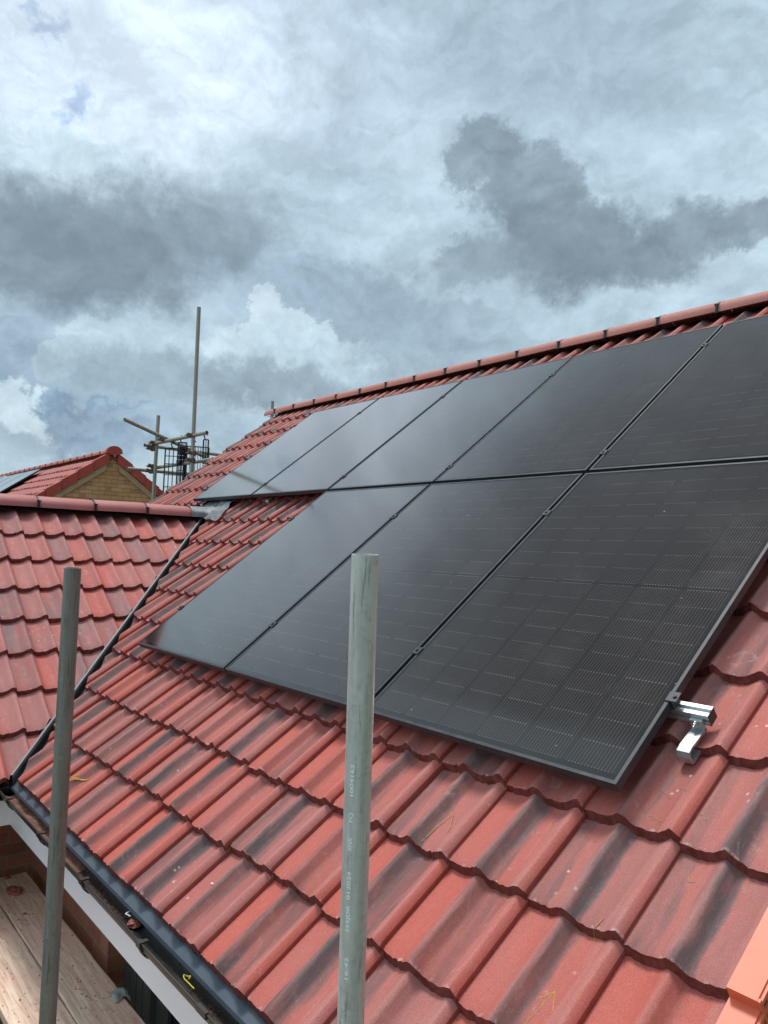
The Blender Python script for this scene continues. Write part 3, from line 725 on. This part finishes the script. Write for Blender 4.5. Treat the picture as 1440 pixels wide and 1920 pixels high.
# crayon setting-out marks
def stroke(mb, pts, w=.0045, n=-.0):
    for (u0, v0), (u1, v1) in zip(pts[:-1], pts[1:]):
        for q in range(3):
            j = lambda: random.uniform(-.003, .003)
            segs = 7; prev = None
            for s_ in range(segs + 1):
                t = s_ / segs; u = u0 + (u1 - u0) * t + j() * .4; v = v0 + (v1 - v0) * t + j() * .4
                k = math.floor((v - V0) / GAU); vv = v - V0 - k * GAU; uu = (u - U0) % TW
                nn = NP - TH * vv / GAU + float(hprof(np.array([uu]))[0]) + .0012
                p = roof(u, v, nn)
                if prev is not None and random.random() > .3: mb.cyl(prev, p, .0007, 4)
                prev = p
for pts in ([(2.885, -.335), (2.892, -.26), (2.905, -.20), (2.93, -.235), (2.945, -.27)], [(3.500, -.64), (3.512, -.57), (3.520, -.52), (3.500, -.55), (3.520, -.52), (3.548, -.565)], [(3.530, -.365), (3.545, -.31)]):
    mb = MB(); stroke(mb, pts); o = mb.build('crayon_mark', M_crayon, HOUSE)
mb = MB(); stroke(mb, [(-1.37, .39), (-1.35, .44), (-1.34, .50)]); mb.build('crayon_mark', M_crayon, HOUSE); mb = MB(); stroke(mb, [(-.90, .0), (-.86, .07), (-.84, .14)]); mb.build('crayon_mark', M_crayon, HOUSE)

# ------------------------------------------------------------------ solar panels
PW, PH, GAP = 1.134, 1.722, .020; VG = .031
def make_panel(label):
    e = empty('solar_panel', (0, 0, 0), label, 'solar panel', 'black solar panels on the pantile roof')
    mb = MB(); lip = .0115; d = .030
    for (a, b) in (((0, 0), (PW, lip)), ((0, PH - lip), (PW, PH)), ((0, lip), (lip, PH - lip)), ((PW - lip, lip), (PW, PH - lip))):
        mb.box((a[0], a[1], -d), (b[0], b[1], 0))
    # corner mitre lines
    fr = mb.build('frame', M_frame); fr.parent = e
    me = bpy.data.meshes.new('glass'); z = -.0012
    vs = [(lip, lip, z), (PW - lip, lip, z), (PW - lip, PH - lip, z), (lip, PH - lip, z), (lip, lip, z - .004), (PW - lip, lip, z - .004), (PW - lip, PH - lip, z - .004), (lip, PH - lip, z - .004)]
    me.from_pydata(vs, [], [(0, 1, 2, 3), (7, 6, 5, 4)]); ul = me.uv_layers.new(name='uv')
    for lp in me.loops: ul.data[lp.index].uv = vs[lp.vertex_index][:2]
    me.materials.append(M_lam)
    gl = bpy.data.objects.new('cell_glass', me); COL.objects.link(gl); gl.parent = e
    return e
plabels = {('b', 0): 'leftmost solar panel of the lower row, its bottom left corner over bare tiles', ('b', 1): 'lower row solar panel behind the near galvanised pole, between its two neighbours',
           ('b', 2): 'nearest solar panel, right end of the lower row, above the silver roof hook',
           ('t', -2): 'farthest solar panel, at the left end of the upper row above the wing ridge', ('t', -1): 'second solar panel from the left end of the upper row, overhanging bare tiles',
           ('t', 0): 'middle solar panel of the upper row, directly above the leftmost lower panel', ('t', 1): 'upper row solar panel directly above the lower panel crossed by the pole',
           ('t', 2): 'upper row solar panel cut off by the right edge, directly above the nearest panel'}
proto = None
for (row, i), lb in plabels.items():
    v = 0 if row == 'b' else PH + VG
    if proto is None: o = proto = make_panel(lb)
    else: o = copy_tree(proto); o['label'] = lb
    o.location = roof(i * (PW + GAP), v, random.uniform(-.0008, .0008)); o.rotation_euler = (PITCH, 0, 0)
# rails with clamps and hooks
def make_rail(v, u0, u1, gaps, ends, label, hooks):
    e = empty('mounting_rail', roof(u0, v, -.05), label, 'rail', 'aluminium rails under the panels'); e.rotation_euler = (PITCH, 0, 0)
    L = u1 - u0
    def put(mb, name, m, par=e): 
        o = mb.build(name, m); o.parent = par; return o
    mb = MB()
    prof = [(-.020, -.020), (.020, -.020), (.020, -.006), (.012, -.006), (.012, .004), (.020, .004), (.020, .0195), (.007, .0195), (.007, .010), (-.007, .010), (-.007, .0195), (-.020, .0195), (-.020, .004), (-.012, .004), (-.012, -.006), (-.020, -.006)]
    n = len(prof); V = [(x, a, b) for x in (0, L) for a, b in prof]
    mb.add(V, [(i, (i + 1) % n, (i + 1) % n + n, i + n) for i in range(n)])
    put(mb, 'rail', M_alu)
    mb = MB(); mb.box((L - .002, -.0195, -.0195), (L + .0005, .0195, .019)); put(mb, 'rail_end', M_black)
    for gu in gaps:
        x = gu - u0; mb = MB(); mb.box((x - .019, -.020, .0505), (x + .019, .020, .0545), bev=.001); mb.box((x - .006, -.02, .0), (x + .006, .02, .0505)); mb.cyl((x, 0, .0545), (x, 0, .0605), .0065, 10); put(mb, 'mid_clamp', M_frame)
    for gu, sg in ends:
        x = gu - u0; mb = MB(); mb.box((min(x - sg * .012, x + sg * .024), -.020, .0505), (max(x - sg * .012, x + sg * .024), .020, .0545), bev=.001); mb.box((min(x + sg * .004, x + sg * .009), -.02, .0195), (max(x + sg * .004, x + sg * .009), .02, .0505)); mb.cyl((x + sg * .012, 0, .0545), (x + sg * .012, 0, .0595), .006, 12); mb.cyl((x + sg * .012, 0, .0575), (x + sg * .012, 0, .0600), .003, 6); put(mb, 'end_clamp', M_frame)
    for hu in hooks:
        x = hu - u0; w = .0195
        # arm leaves the rail, runs down the slope, turns down and tucks back under the course above
        kf = math.floor((v - .10 - V0) / GAU); vf = V0 + GAU * (kf + 0) - v + .0     # tile front just below, local v
        vf = V0 + GAU * math.floor((v - .03 - V0) / GAU) - v
        top = [(-.020, -.030), (vf - .030, -.014 - .004), (vf - .052, -.020), (vf - .060, -.034), (vf - .058, -.058), (vf - .050, -.0655), (vf + .06, -.0715)]
        th = .0085; mb = MB(); poly = []
        for idx, (a, b) in enumerate(top):
            p0 = Vector(top[max(idx - 1, 0)]); p1 = Vector(top[min(idx + 1, len(top) - 1)]); d = (p1 - p0).normalized(); nn = Vector((-d.y, d.x)); poly.append((Vector((a, b)) , Vector((a, b)) + nn * th))
        outer = [q_[0] for q_ in poly]; inner = [q_[1] for q_ in poly]; ring = [(p.x, p.y) for p in outer + inner[::-1]]
        m_ = len(ring); V = [(xx, a, b) for xx in (x - w, x + w) for a, b in ring]; k = len(outer)
        F = [(i, (i + 1) % m_, (i + 1) % m_ + m_, i + m_) for i in range(m_)]
        for off in (0, m_):
            for i in range(k - 1): F.append((off + i, off + i + 1, off + m_ - 2 - i, off + m_ - 1 - i))
        mb.add(V, F)
        mb.box((x - w, -.032, -.034), (x + w, -.0205, .004), bev=.0015)
        hk = put(mb, 'roof_hook', M_hook)
        mb = MB(); mb.cyl((x - .002, -.032, -.008), (x - .002, -.040, -.008), .0085, 6); mb.cyl((x - .002, -.032, -.008), (x - .002, -.047, -.008), .004, 10); mb.cyl((x - .002, -.0205, -.008), (x - .002, -.034, -.008), .011, 14)
        put(mb, 'bolt', M_bolt, hk)
    return e
gp = lambda a, b: [(PW + GAP) * i - GAP / 2 for i in range(a, b)]
H1 = [3.515, 2.75, 1.85, .95, .2]
make_rail(.348, -.06, 3.553, gp(1, 3), [(0, -1), (3 * PW + 2 * GAP, 1)], 'lower aluminium rail under the bottom row, its bright end and hook showing at right', H1)
make_rail(1.36, -.06, 3.49, gp(1, 3), [(0, -1), (3 * PW + 2 * GAP, 1)], 'upper aluminium rail hidden beneath the bottom row of panels', [1.85])
LE = -2 * (PW + GAP)
make_rail(PH + VG + .17, LE - .06, 3.49, gp(-1, 3), [(LE, -1)], 'aluminium rail under the lower edge of the top row of panels', [-2.22, -.98, -.1])
make_rail(PH + VG + 1.42, LE - .06, 3.49, gp(-1, 3), [(LE, -1)], 'aluminium rail under the upper edge of the top row of panels', [.5])

# ------------------------------------------------------------------ near scaffold poles
def pole(top, low, zb, material, label, group=None):
    top = Vector(top); low = Vector(low); d = (low - top).normalized(); b = top + d * ((top.z - zb) / -d.z)
    e = empty('scaffold_pole', b, label, 'scaffold pole', group)
    mb = MB(); mb.cyl(b, top, .02415, 48, inner=.0202); tb = mb.build('tube', material, e)
    ax = (top - b).normalized()
    camv = (Vector(cam.matrix_world.translation) - top); camv -= ax * camv.dot(ax); camv.normalize(); side = ax.cross(camv).normalized()  # side: towards photo's right
    mb = MB(); an = math.radians(38)
    p = lambda t, dr: top - ax * t + (camv * math.cos(an) + side * math.sin(an)) * (.0241 + dr)
    mb.cyl(p(0.002, 0), p(3.0, 0), .0007, 6); mb.build('weld_seam', material, e)
    return e, top, ax, camv, side, .02415
def lettering(e, top, ax, camv, side, r, text, t_end, length, h, ang, material):
    cu = bpy.data.curves.new('stamped_lettering', 'FONT'); cu.body = text; cu.size = 1.0; cu.extrude = 0; cu.offset = .02
    o = bpy.data.objects.new('tmp', cu); COL.objects.link(o); dg = bpy.context.evaluated_depsgraph_get(); me = bpy.data.meshes.new_from_object(o.evaluated_get(dg)); bpy.data.objects.remove(o)
    co = np.zeros(len(me.vertices) * 3); me.vertices.foreach_get('co', co); co = co.reshape(-1, 3)
    x0, x1 = co[:, 0].min(), co[:, 0].max(); sx = length / (x1 - x0); sy = h / .72
    org = parent_world(e); out = []
    for c in co:
        t = t_end - (c[0] - x0) * sx          # distance below the top; text reads upwards
        a = ang - ((c[1] - .36) * sy) / r
        p = top - ax * t + (camv * math.cos(a) + side * math.sin(a)) * (r + .0004)
        out.append(p - org)
    for v, p in zip(me.vertices, out): v.co = p
    me.materials.append(material); ob = bpy.data.objects.new('stamped_lettering', me); COL.objects.link(ob); ob.parent = e
    return ob
pc = pole((3.6125, -1.0245, .608), (3.583, -.997, -.225), -3.2, M_pole, 'bright galvanised scaffold pole standing in front of the middle lower panel, stamped with numbers')
PXM = 1.375 / 1451
for txt, ya, yb in (('1004162', 1427, 1486), ('FQ', 1516, 1534), ('KHX', 1562, 1586), ('012024', 1625, 1677), ('355JDR', 1687, 1737), ('16:42', 1783, 1824)):
    lettering(*pc, txt, (yb - 1040) * PXM * 1.0, (yb - ya) * PXM, .0068, -.46 if True else 0, M_stamp)
pl_ = pole((2.334, -1.135, .535), (2.261, -1.113, -.82), -3.2, M_pole_dk, 'dull dark grey scaffold pole at left in front of the valley')
lettering(*pl_, 'EN39 TF4 355', (1752 - 1065) * 2.3 / 1451, 55 * 2.3 / 1451, .0062, -.62, mat('faint stamp', (.30, .31, .30), .5))

# ------------------------------------------------------------------ scaffold boards and litter
def board(y0, y1, x0, x1, z, label):
    o_ = empty('scaffold_board', ((x0 + x1) / 2, (y0 + y1) / 2, z), label, 'scaffold board', 'timber boards of the working platform')
    mb = MB(); nx = 60; V = []
    for i in range(nx + 1):
        x = x0 + (x1 - x0) * i / nx; w = .0015 * math.sin(i * .9) + random.uniform(-.0012, .0012)
        V += [(x, y0 + w, z - .038), (x, y1 + w, z - .038), (x, y1 + w, z - .003), (x, y1 - .004 + w, z), (x, y0 + .004 + w, z), (x, y0 + w, z - .003)]
    F = [(6 * i + j, 6 * i + (j + 1) % 6, 6 * i + 6 + (j + 1) % 6, 6 * i + 6 + j) for i in range(nx) for j in range(6)]
    F += [tuple(range(6)), tuple(6 * nx + j for j in range(5, -1, -1))]
    mb.add(V, F); mb.build('plank', M_wood, o_)
    mb = MB(); 
    for xe, sg in ((x0, -1), (x1, 1)): mb.box((xe - (.0015 if sg < 0 else -.0), y0, z - .039), (xe + (.0 if sg < 0 else .0015), y1, z + .001)); 
    mb.build('end_band', M_coupler, o_)
    return o_
board(-.703, -.478, -.36, 3.5, -1.400, 'dusty scaffold board nearest the brick wall')
board(-.935, -.710, -.60, 3.3, -1.402, 'dusty scaffold board second from the wall, behind the left pole')
board(-1.40, -1.175, -.9, 4.2, -1.405, 'scaffold board outside the poles, third from the wall')
board(-1.63, -1.405, -.9, 4.2, -1.403, 'scaffold board under the camera, fourth from the wall')
mb = MB(); 
for x in (-.2, 1.4, 2.9): mb.cyl((x, -1.75, -1.466), (x, -.45, -1.466), .02415, 16)
o = mb.build('scaffold_transoms', M_pole_dk, None, (1.4, -1.1, -1.466)); tag(o, 'grey tubes carrying the boards underneath the platform', 'scaffold tubes')
def shard(r, seed, flat=.35):
    rs = random.Random(seed); bm = bmesh.new(); bmesh.ops.create_icosphere(bm, subdivisions=2, radius=r)
    for v in bm.verts:
        v.co.x *= 1.4; v.co.z *= flat
        v.co += Vector((rs.uniform(-1, 1), rs.uniform(-1, 1), rs.uniform(-.4, .4))) * r * .28
    mb = MB(); bm.verts.index_update(); mb.add([v.co.copy() for v in bm.verts], [[v.index for v in f.verts] for f in bm.faces]); bm.free(); return mb
def place(mb, name, m, loc, rz, label, cat, group=None):
    T = Matrix.Translation(loc) @ Matrix.Rotation(rz, 4, 'Z'); mb.v = [T @ v for v in mb.v]
    return tag(mb.build(name, m, None, loc), label, cat, group)
place(shard(.042, 3, .30), 'tile_fragment', M_chip, (-.105, -.612, -1.387), .2, 'large red tile fragment lying at the far end of the inner board', 'tile fragment')
place(shard(.020, 4, .4), 'tile_fragment', M_chip, (-.33, -.60, -1.393), .9, 'small dark tile fragment at the very left end of the inner board', 'tile fragment')
place(shard(.009, 5, .5), 'tile_fragment', M_chip, (.205, -.63, -1.396), .4, 'tiny brown tile crumb on the inner board just left of the pole', 'tile fragment')
mb = MB()
for i in range(420):
    y = random.choice((random.uniform(-.70, -.49), random.gauss(-.60, .03), random.uniform(-.93, -.72))); x = random.uniform(-.3, 2.2)
    r = abs(random.gauss(0, .0022)) + .001
    if not (-.70 < y < -.482 or -.93 < y < -.714): continue
    a = random.uniform(0, 3)
    mb.add([(x + r * math.cos(a + k * 2.1), y + r * math.sin(a + k * 2.1), -1.3995) for k in range(3)] + [(x, y, -1.3985 + r)], [(0, 1, 3), (1, 2, 3), (2, 0, 3)])
tag(mb.build('grit', M_chip, None, (1, -.7, -1.4)), 'crumbs of red tile dust strewn over the scaffold boards', 'grit', kind='stuff')
# cloth scrap on the edge of the inner board
mb = MB(); V = []; n = 9
for j in range(n):
    for i in range(n):
        x = (i / (n - 1) - .5) * .085; y = (j / (n - 1) - .5) * .075
        z = .022 * math.exp(-((x / .03) ** 2)) + .010 * math.sin(i * 1.9 + j) * (j / n) + .004
        if y > .02: z -= (y - .02) * .9
        V.append((1.245 + x + .01 * math.sin(j), -.500 + y, -1.398 + z))
mb.add(V, [(j * n + i, j * n + i + 1, (j + 1) * n + i + 1, (j + 1) * n + i) for j in range(n - 1) for i in range(n - 1)], True)
tag(mb.build('cloth_scrap', M_rag, None, (1.245, -.5, -1.398)), 'crumpled grey cloth scrap on the edge of the inner board by the window', 'cloth')
# gutter litter
mb = MB()
for i in range(3800):
    x = random.uniform(.2, 3.7); dens = .5 + .5 * math.sin(x * 5.1) + (.9 if x < 1.3 else 0)
    if random.random() > dens * .8: continue
    a = random.gauss(.0, .38); y = -.735 + .050 * math.sin(a) ; z = -.722 - .0525 * math.cos(a) + .001
    r = abs(random.gauss(0, .0021)) + .0012; b_ = random.uniform(0, 3)
    mb.add([(x + 1.5 * r * math.cos(b_ + k * 2.1), y + r * math.sin(b_ + k * 2.1), z) for k in range(3)] + [(x, y, z + r * .9)], [(0, 1, 3), (1, 2, 3), (2, 0, 3)])
for i in range(90):       # silt bed in the far part
    pass
n = 60; V = []
for i in range(n + 1):
    x = .2 + 1.15 * i / n
    hh = .020 * max(0, math.sin(i * .33) * .5 + .6) * (1 - (i / n) ** 3)
    for k in range(5): 
        yy = -.735 + (-.04 + .02 * k); V.append((x, yy + random.uniform(-.003, .003), -.772 + hh + abs(.02 * (k - 2)) * .35 + random.uniform(-.002, .003)))
mb.add(V, [(5 * i + k, 5 * i + k + 1, 5 * i + 5 + k + 1, 5 * i + 5 + k) for i in range(n) for k in range(4)])
tag(mb.build('gutter_silt', M_dirt, None, (1, -.735, -.77)), 'reddish brown silt and tile crumbs lying in the black gutter', 'silt', kind='stuff')
place(shard(.020, 9, .6), 'tile_fragment', M_chip, (1.935, -.728, -.758), .8, 'chunky red tile fragment sitting in the gutter beside a white scrap', 'tile fragment')
mb = MB(); mb.path([(1.865, -.728, -.745), (1.885, -.742, -.738), (1.905, -.730, -.742)], .0022); mb.path([(1.885, -.742, -.738), (1.880, -.722, -.734)], .002); mb.path([(1.905, -.730, -.742), (1.915, -.738, -.735)], .003)
tag(mb.build('plastic_scrap', M_white, None, (1.885, -.735, -.74)), 'small white plastic scrap in the gutter beside the red fragment', 'plastic scrap')
def loop_strip(c, r, tail, label, m=M_yellow, w=.0022, name='strap_offcut'):
    mb = MB(); pts = [Vector(c) + Vector((r * math.cos(a), r * .75 * math.sin(a), .004 * math.sin(2 * a) + .004)) for a in [k * .42 for k in range(14)]]
    pts.append(pts[-1] + Vector(tail)); mb.path(pts, w, 6)
    return tag(mb.build(name, m, None, c), label, 'strap offcut')
loop_strip((2.420, -.748, -.732), .013, (.050, .004, -.004), 'looped bright yellow strap offcut lying in the gutter')
def on_tile(u, v, dn=.004):
    k = math.floor((v - V0) / GAU); vv = v - V0 - k * GAU; uu = (u - U0) % TW
    return roof(u, v, NP - TH * vv / GAU + float(hprof(np.array([uu]))[0]) + dn)
def tile_strip(pts, label, m=M_yellow, r=.0022, name='strap_offcut'):
    mb = MB(); P_ = []
    for (a, b), (c, d) in zip(pts[:-1], pts[1:]):
        for k in range(4): t = k / 4; P_.append(on_tile(a + (c - a) * t, b + (d - b) * t, r + .001))
    P_.append(on_tile(*pts[-1], r + .001)); mb.path(P_, r, 6)
    return tag(mb.build(name, m, None, P_[0]), label, 'strap offcut' if m is M_yellow else 'straw')
tile_strip([(1.455, -.545), (1.478, -.505), (1.490, -.47), (1.462, -.512), (1.448, -.532), (1.462, -.545)], 'thin yellow strap offcut curled on the tiles between the two near poles')
tile_strip([(.64, -.80), (.68, -.765), (.715, -.745)], 'straight yellow strap offcut just right of the left pole, upper one', r=.0018)
tile_strip([(.745, -.83), (.765, -.79), (.79, -.76), (.752, -.80), (.738, -.81)], 'curled yellow strap offcut just right of the left pole, lower one')
for (u, v, k) in ((3.48, .10, 0), (3.535, .12, 1), (3.50, .00, 2), (3.62, .06, 3), (3.66, -.10, 4)):
    rs = random.Random(k); pts = [(u, v)]
    for q_ in range(5): pts.append((pts[-1][0] + rs.uniform(.004, .014), pts[-1][1] + rs.uniform(-.016, .012)))
    tile_strip(pts, ('wisp of straw directly below the silver roof hook', 'second wisp of straw to the right of the roof hook foot', 'curved wisp of straw right of the panel corner', 'wisp of straw below the tile front edge right of the hook', 'lowest wisp of straw on the tile at the right')[k], M_straw, .0005, 'straw_wisp')
place(shard(.0045, 21, .8), 'mortar_crumb', M_white, on_tile(2.19, -.787, .003), 0, 'tiny white mortar crumb on a tile just left of the centre pole', 'mortar crumb')

# ------------------------------------------------------------------ far scaffold
FS = empty('scaffold_tower', (-4.6, 2.2, -6.2), 'weathered tube scaffold standing beyond the left verge with a tall upright', 'scaffold')
def ftube(a, b, m=M_pole_far, seg=16):
    mb = MB(); mb.cyl(a, b, .02415, seg, inner=.019); return mb.build('scaffold_tube', m, FS)
ftube((-4.154, 2.21, 3.571), (-4.246 - .09 * 4.0, 2.262 + .05 * 4, -6.2))
ftube((-5.07, 2.134, 2.313), (-5.13 - .2, 2.146, -6.2))
tubes = [((-5.188, 2.10, 1.938), (-3.937, 2.291, 1.993)), ((-4.762, 1.572, 2.153), (-5.10, 3.15, 1.74)), ((-5.10, 1.98, 1.905), (-5.75, 3.9, 1.97)), ((-5.18, 1.80, 1.584), (-5.45, 3.3, 1.62)), ((-5.20, 2.187, 1.635), (-4.0, 2.42, 1.685))]
for a, b in tubes: ftube(a, b)
def coupler(c, s_=1.0):
    mb = MB(); c = Vector(c)
    for d in (Vector((1, .15, 0)), Vector((0, 0, 1))):
        d = d.normalized(); mb.cyl(c - d * .026, c + d * .026, .033 * s_, 12)
    mb.box(c + Vector((-.02, -.075, -.018)), c + Vector((.02, .0, .018))); mb.cyl(c + Vector((.03, -.08, 0)), c + Vector((-.045, -.08, 0)), .007, 8)
    mb.cyl(c + Vector((-.05, -.02, .03)), c + Vector((-.085, -.03, .035)), .009, 8)
    mb.build('coupler', M_coupler, FS)
for c in ((-4.235, 2.245, 1.98), (-5.085, 2.12, 1.945), (-5.11, 2.10, 1.87), (-4.245, 2.26, 1.67), (-5.12, 2.12, 1.64), (-5.13, 2.10, 1.575), (-4.86, 2.15, 1.97), (-4.24, 2.27, 1.76)): coupler(c)
def guard(c, ex, w, h, label, nv=9, thick=.004, frame=.009):
    c = Vector(c); ex = Vector(ex).normalized(); ez = Vector((0, 0, 1))
    e = empty('brick_guard', c, label, 'brick guard', 'black mesh brick guards on the far scaffold')
    mb = MB()
    for i in range(nv + 1): p = c + ex * (w * i / nv); mb.cyl(p, p - ez * h, thick if 0 < i < nv else frame, 6)
    mb.build('vertical_wires', M_mesh, e)
    mb = MB()
    for z in (0, .10, .2, h * .55, h * .8, h): mb.cyl(c - ez * z, c - ez * z + ex * w, frame if z in (0, h) else thick, 6)
    mb.build('cross_wires', M_mesh, e)
    mb = MB(); p = c + ex * w * .35
    mb.path([p, p + ez * .05 + Vector((0, -.02, 0)), p + ez * .09, p + ez * .06 + Vector((0, .03, 0))], .008); mb.build('hook', M_mesh, e)
guard((-4.735, 2.112, 1.85), (.55, .75, 0), .26, .62, 'leftmost black wire brick guard hanging on the far scaffold', 5, .006)
guard((-4.630, 2.235, 1.93), (.6, .75, 0), .11, .66, 'dense folded black brick guard in the middle of the far scaffold', 6, .005, .008)
guard((-4.570, 2.300, 1.885), (.4, .9, 0), .30, .62, 'black wire brick guard right behind the tall upright', 9, .004)
guard((-4.29, 2.42, 1.955), (.5, .8, 0), .06, .30, 'narrow black guard strip just right of the tall upright', 2, .004)
mb = MB()
for i in range(4): mb.box((-4.655 + .01 * i, 2.23, 1.66 + .055 * i), (-4.56, 2.30, 1.70 + .055 * i))
tag(mb.build('plastic_spacers', M_mesh, None, (-4.6, 2.26, 1.75)), 'stack of black plastic spacers hung between the brick guards', 'spacers')
bp = Vector((-5.248, 3.95, 2.80)); e = empty('scaffold_pole', (-5.3, 4.0, -6.2), 'distant scaffold pole poking up behind the end of the main ridge', 'scaffold pole')
mb = MB(); mb.cyl((-5.3, 4.0, -6.2), bp, .02415, 16, inner=.019); mb.build('tube', M_pole_far, e)

# ------------------------------------------------------------------ neighbouring house
NX, NY, NZ = -9.74, 3.20, 2.30
NH = empty('neighbour_house', (NX, NY, -6.2), 'neighbouring house with buff brick gable, red roof and its own solar panels', 'house')
tn = math.tan(math.radians(35.6)); an_ = math.radians(35.6); cn, sn = math.cos(an_), math.sin(an_)
half = 2.6; xe = -18.2
mb = MB(); mb.add([(NX, NY - half, -6.2), (NX, NY + half, -6.2), (NX, NY + half, NZ - .10 - half * tn), (NX, NY, NZ - .10), (NX, NY - half, NZ - .10 - half * tn)], [(0, 1, 2, 3, 4)])
mb.add([(xe, NY - half, -6.2), (NX, NY - half, -6.2), (NX, NY - half, NZ - .1 - half * tn), (xe, NY - half, NZ - .1 - half * tn)], [(0, 1, 2, 3)])
mb.add([(xe, NY + half, -6.2), (NX, NY + half, -6.2), (NX, NY + half, NZ - .1 - half * tn), (xe, NY + half, NZ - .1 - half * tn)], [(0, 1, 2, 3)])
mb.add([(xe, NY - half, -6.2), (xe, NY + half, -6.2), (xe, NY + half, NZ - .10 - half * tn), (xe, NY, NZ - .10), (xe, NY - half, NZ - .10 - half * tn)], [(0, 1, 2, 3, 4)])
mb.build('brick_wall', M_brick_far, NH)
# tiled slopes of the neighbour: corrugated courses
def far_frame(side):   # local: u along X (right handed seen from outside), s up slope, n out ; origin at ridge
    if side < 0: return Matrix(((1, 0, 0, 0), (0, cn, -sn, NY), (0, sn, cn, NZ), (0, 0, 0, 1)))
    return Matrix(((-1, 0, 0, 0), (0, -cn, sn, NY), (0, sn, cn, NZ), (0, 0, 0, 1)))
ft = []
for k in range(8):
    s0 = -.10 - .32 * (8 - k)
    for i in range(0, 28): ft.append((xe + .05 + .30 * i, s0 - .06, .32))
NPs = NP
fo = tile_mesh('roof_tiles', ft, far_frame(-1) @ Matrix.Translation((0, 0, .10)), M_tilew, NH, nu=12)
mb = MB(); slab(mb, (xe, NY, NZ - .03), (NX, NY, NZ - .03), (NX, NY + half + .3, NZ - .03 - (half + .3) * tn), (xe, NY + half + .3, NZ - .03 - (half + .3) * tn), .08)
slab(mb, (xe, NY, NZ - .034), (NX, NY, NZ - .034), (NX, NY - half - .3, NZ - .034 - (half + .3) * tn), (xe, NY - half - .3, NZ - .034 - (half + .3) * tn), .08)
mb.build('roof_deck', M_ridgew, NH)
RN = ridge_tile(M_ridge).build('ridge_tile', M_ridge); RN.parent = NH
CN = ridge_clip().build('ridge_clip', M_black); CN.parent = RN
bo = -Vector(NH.location); 
for k in range(19):
    o = RN if k == 0 else RN.copy()
    if k:
        COL.objects.link(o); c = CN.copy(); COL.objects.link(c); c.parent = o
    o.location = Vector((NX - .36 - .447 * k, NY, NZ + .02)) + bo; o.rotation_euler = (random.uniform(-.02, .02), 0, 0)
mb = MB()                                  # round ridge end cap
pr = ridge_profile(.15, .135, 16)
mb.add([(NX + .10, NY + a, NZ + .02 + b) for a, b in pr] + [(NX + .10, NY, NZ - .06)] + [(NX - .02, NY + a, NZ + .02 + b) for a, b in pr] + [(NX - .02, NY, NZ - .06)], [tuple(range(18))] + [(i, i + 1, i + 19, i + 18) for i in range(17)] + [(17, 0, 18, 35)])
mb.build('ridge_end_cap', M_verge_far, NH)
for side in (-1, 1):
    for k in range(9):
        s1 = .10 + .335 * k; s2 = s1 + .345
        mb = MB(); out = .07
        def pt(s_, d, x): return (x, NY + side * (s_ * cn - d * sn * 0), NZ - s_ * sn - d)
        u = .03 + (.012 if True else 0)
        A_ = [pt(s1, -.05 + 0, 0), pt(s2, -.075, 0), pt(s2, .11, 0), pt(s1, .135, 0)]
        V = [(NX + out - .012 * 0, p[1], p[2]) for p in A_] + [(NX - .09, p[1], p[2]) for p in A_]
        mb.add(V, [(0, 1, 2, 3), (7, 6, 5, 4), (0, 1, 5, 4), (3, 2, 6, 7), (1, 2, 6, 5), (0, 3, 7, 4)])
        mb.build('verge_cap', M_verge_far, NH)
    # mortar undercloak strip below the caps
    mb = MB(); sA, sB = .12, 3.3
    V = [(x, NY + side * s_ * cn, NZ - s_ * sn - d) for x in (NX + .035, NX - .02) for (s_, d) in ((sA, .13), (sB, .13), (sB, .25), (sA + .05, .25))]
    mb.add(V, [(0, 1, 2, 3), (7, 6, 5, 4), (0, 1, 5, 4), (3, 2, 6, 7), (1, 2, 6, 5), (0, 3, 7, 4)]); mb.build('verge_undercloak', M_bargestone, NH)
# its solar panels (landscape row on the near slope)
F = far_frame(-1)
fl = ['nearest solar panel on the neighbouring roof, at the right end of its row', 'second solar panel from the right on the neighbouring roof', 'third solar panel from the right on the neighbouring roof', 'leftmost visible solar panel on the neighbouring roof']
for k in range(4):
    e = copy_tree(proto); e['label'] = fl[k]; e['group'] = 'solar panels on the neighbouring roof'
    e.location = F @ Vector((-14.35 - (PW + .02) * k, -2.05, .10 + .01)); e.rotation_euler = (an_, 0, 0)
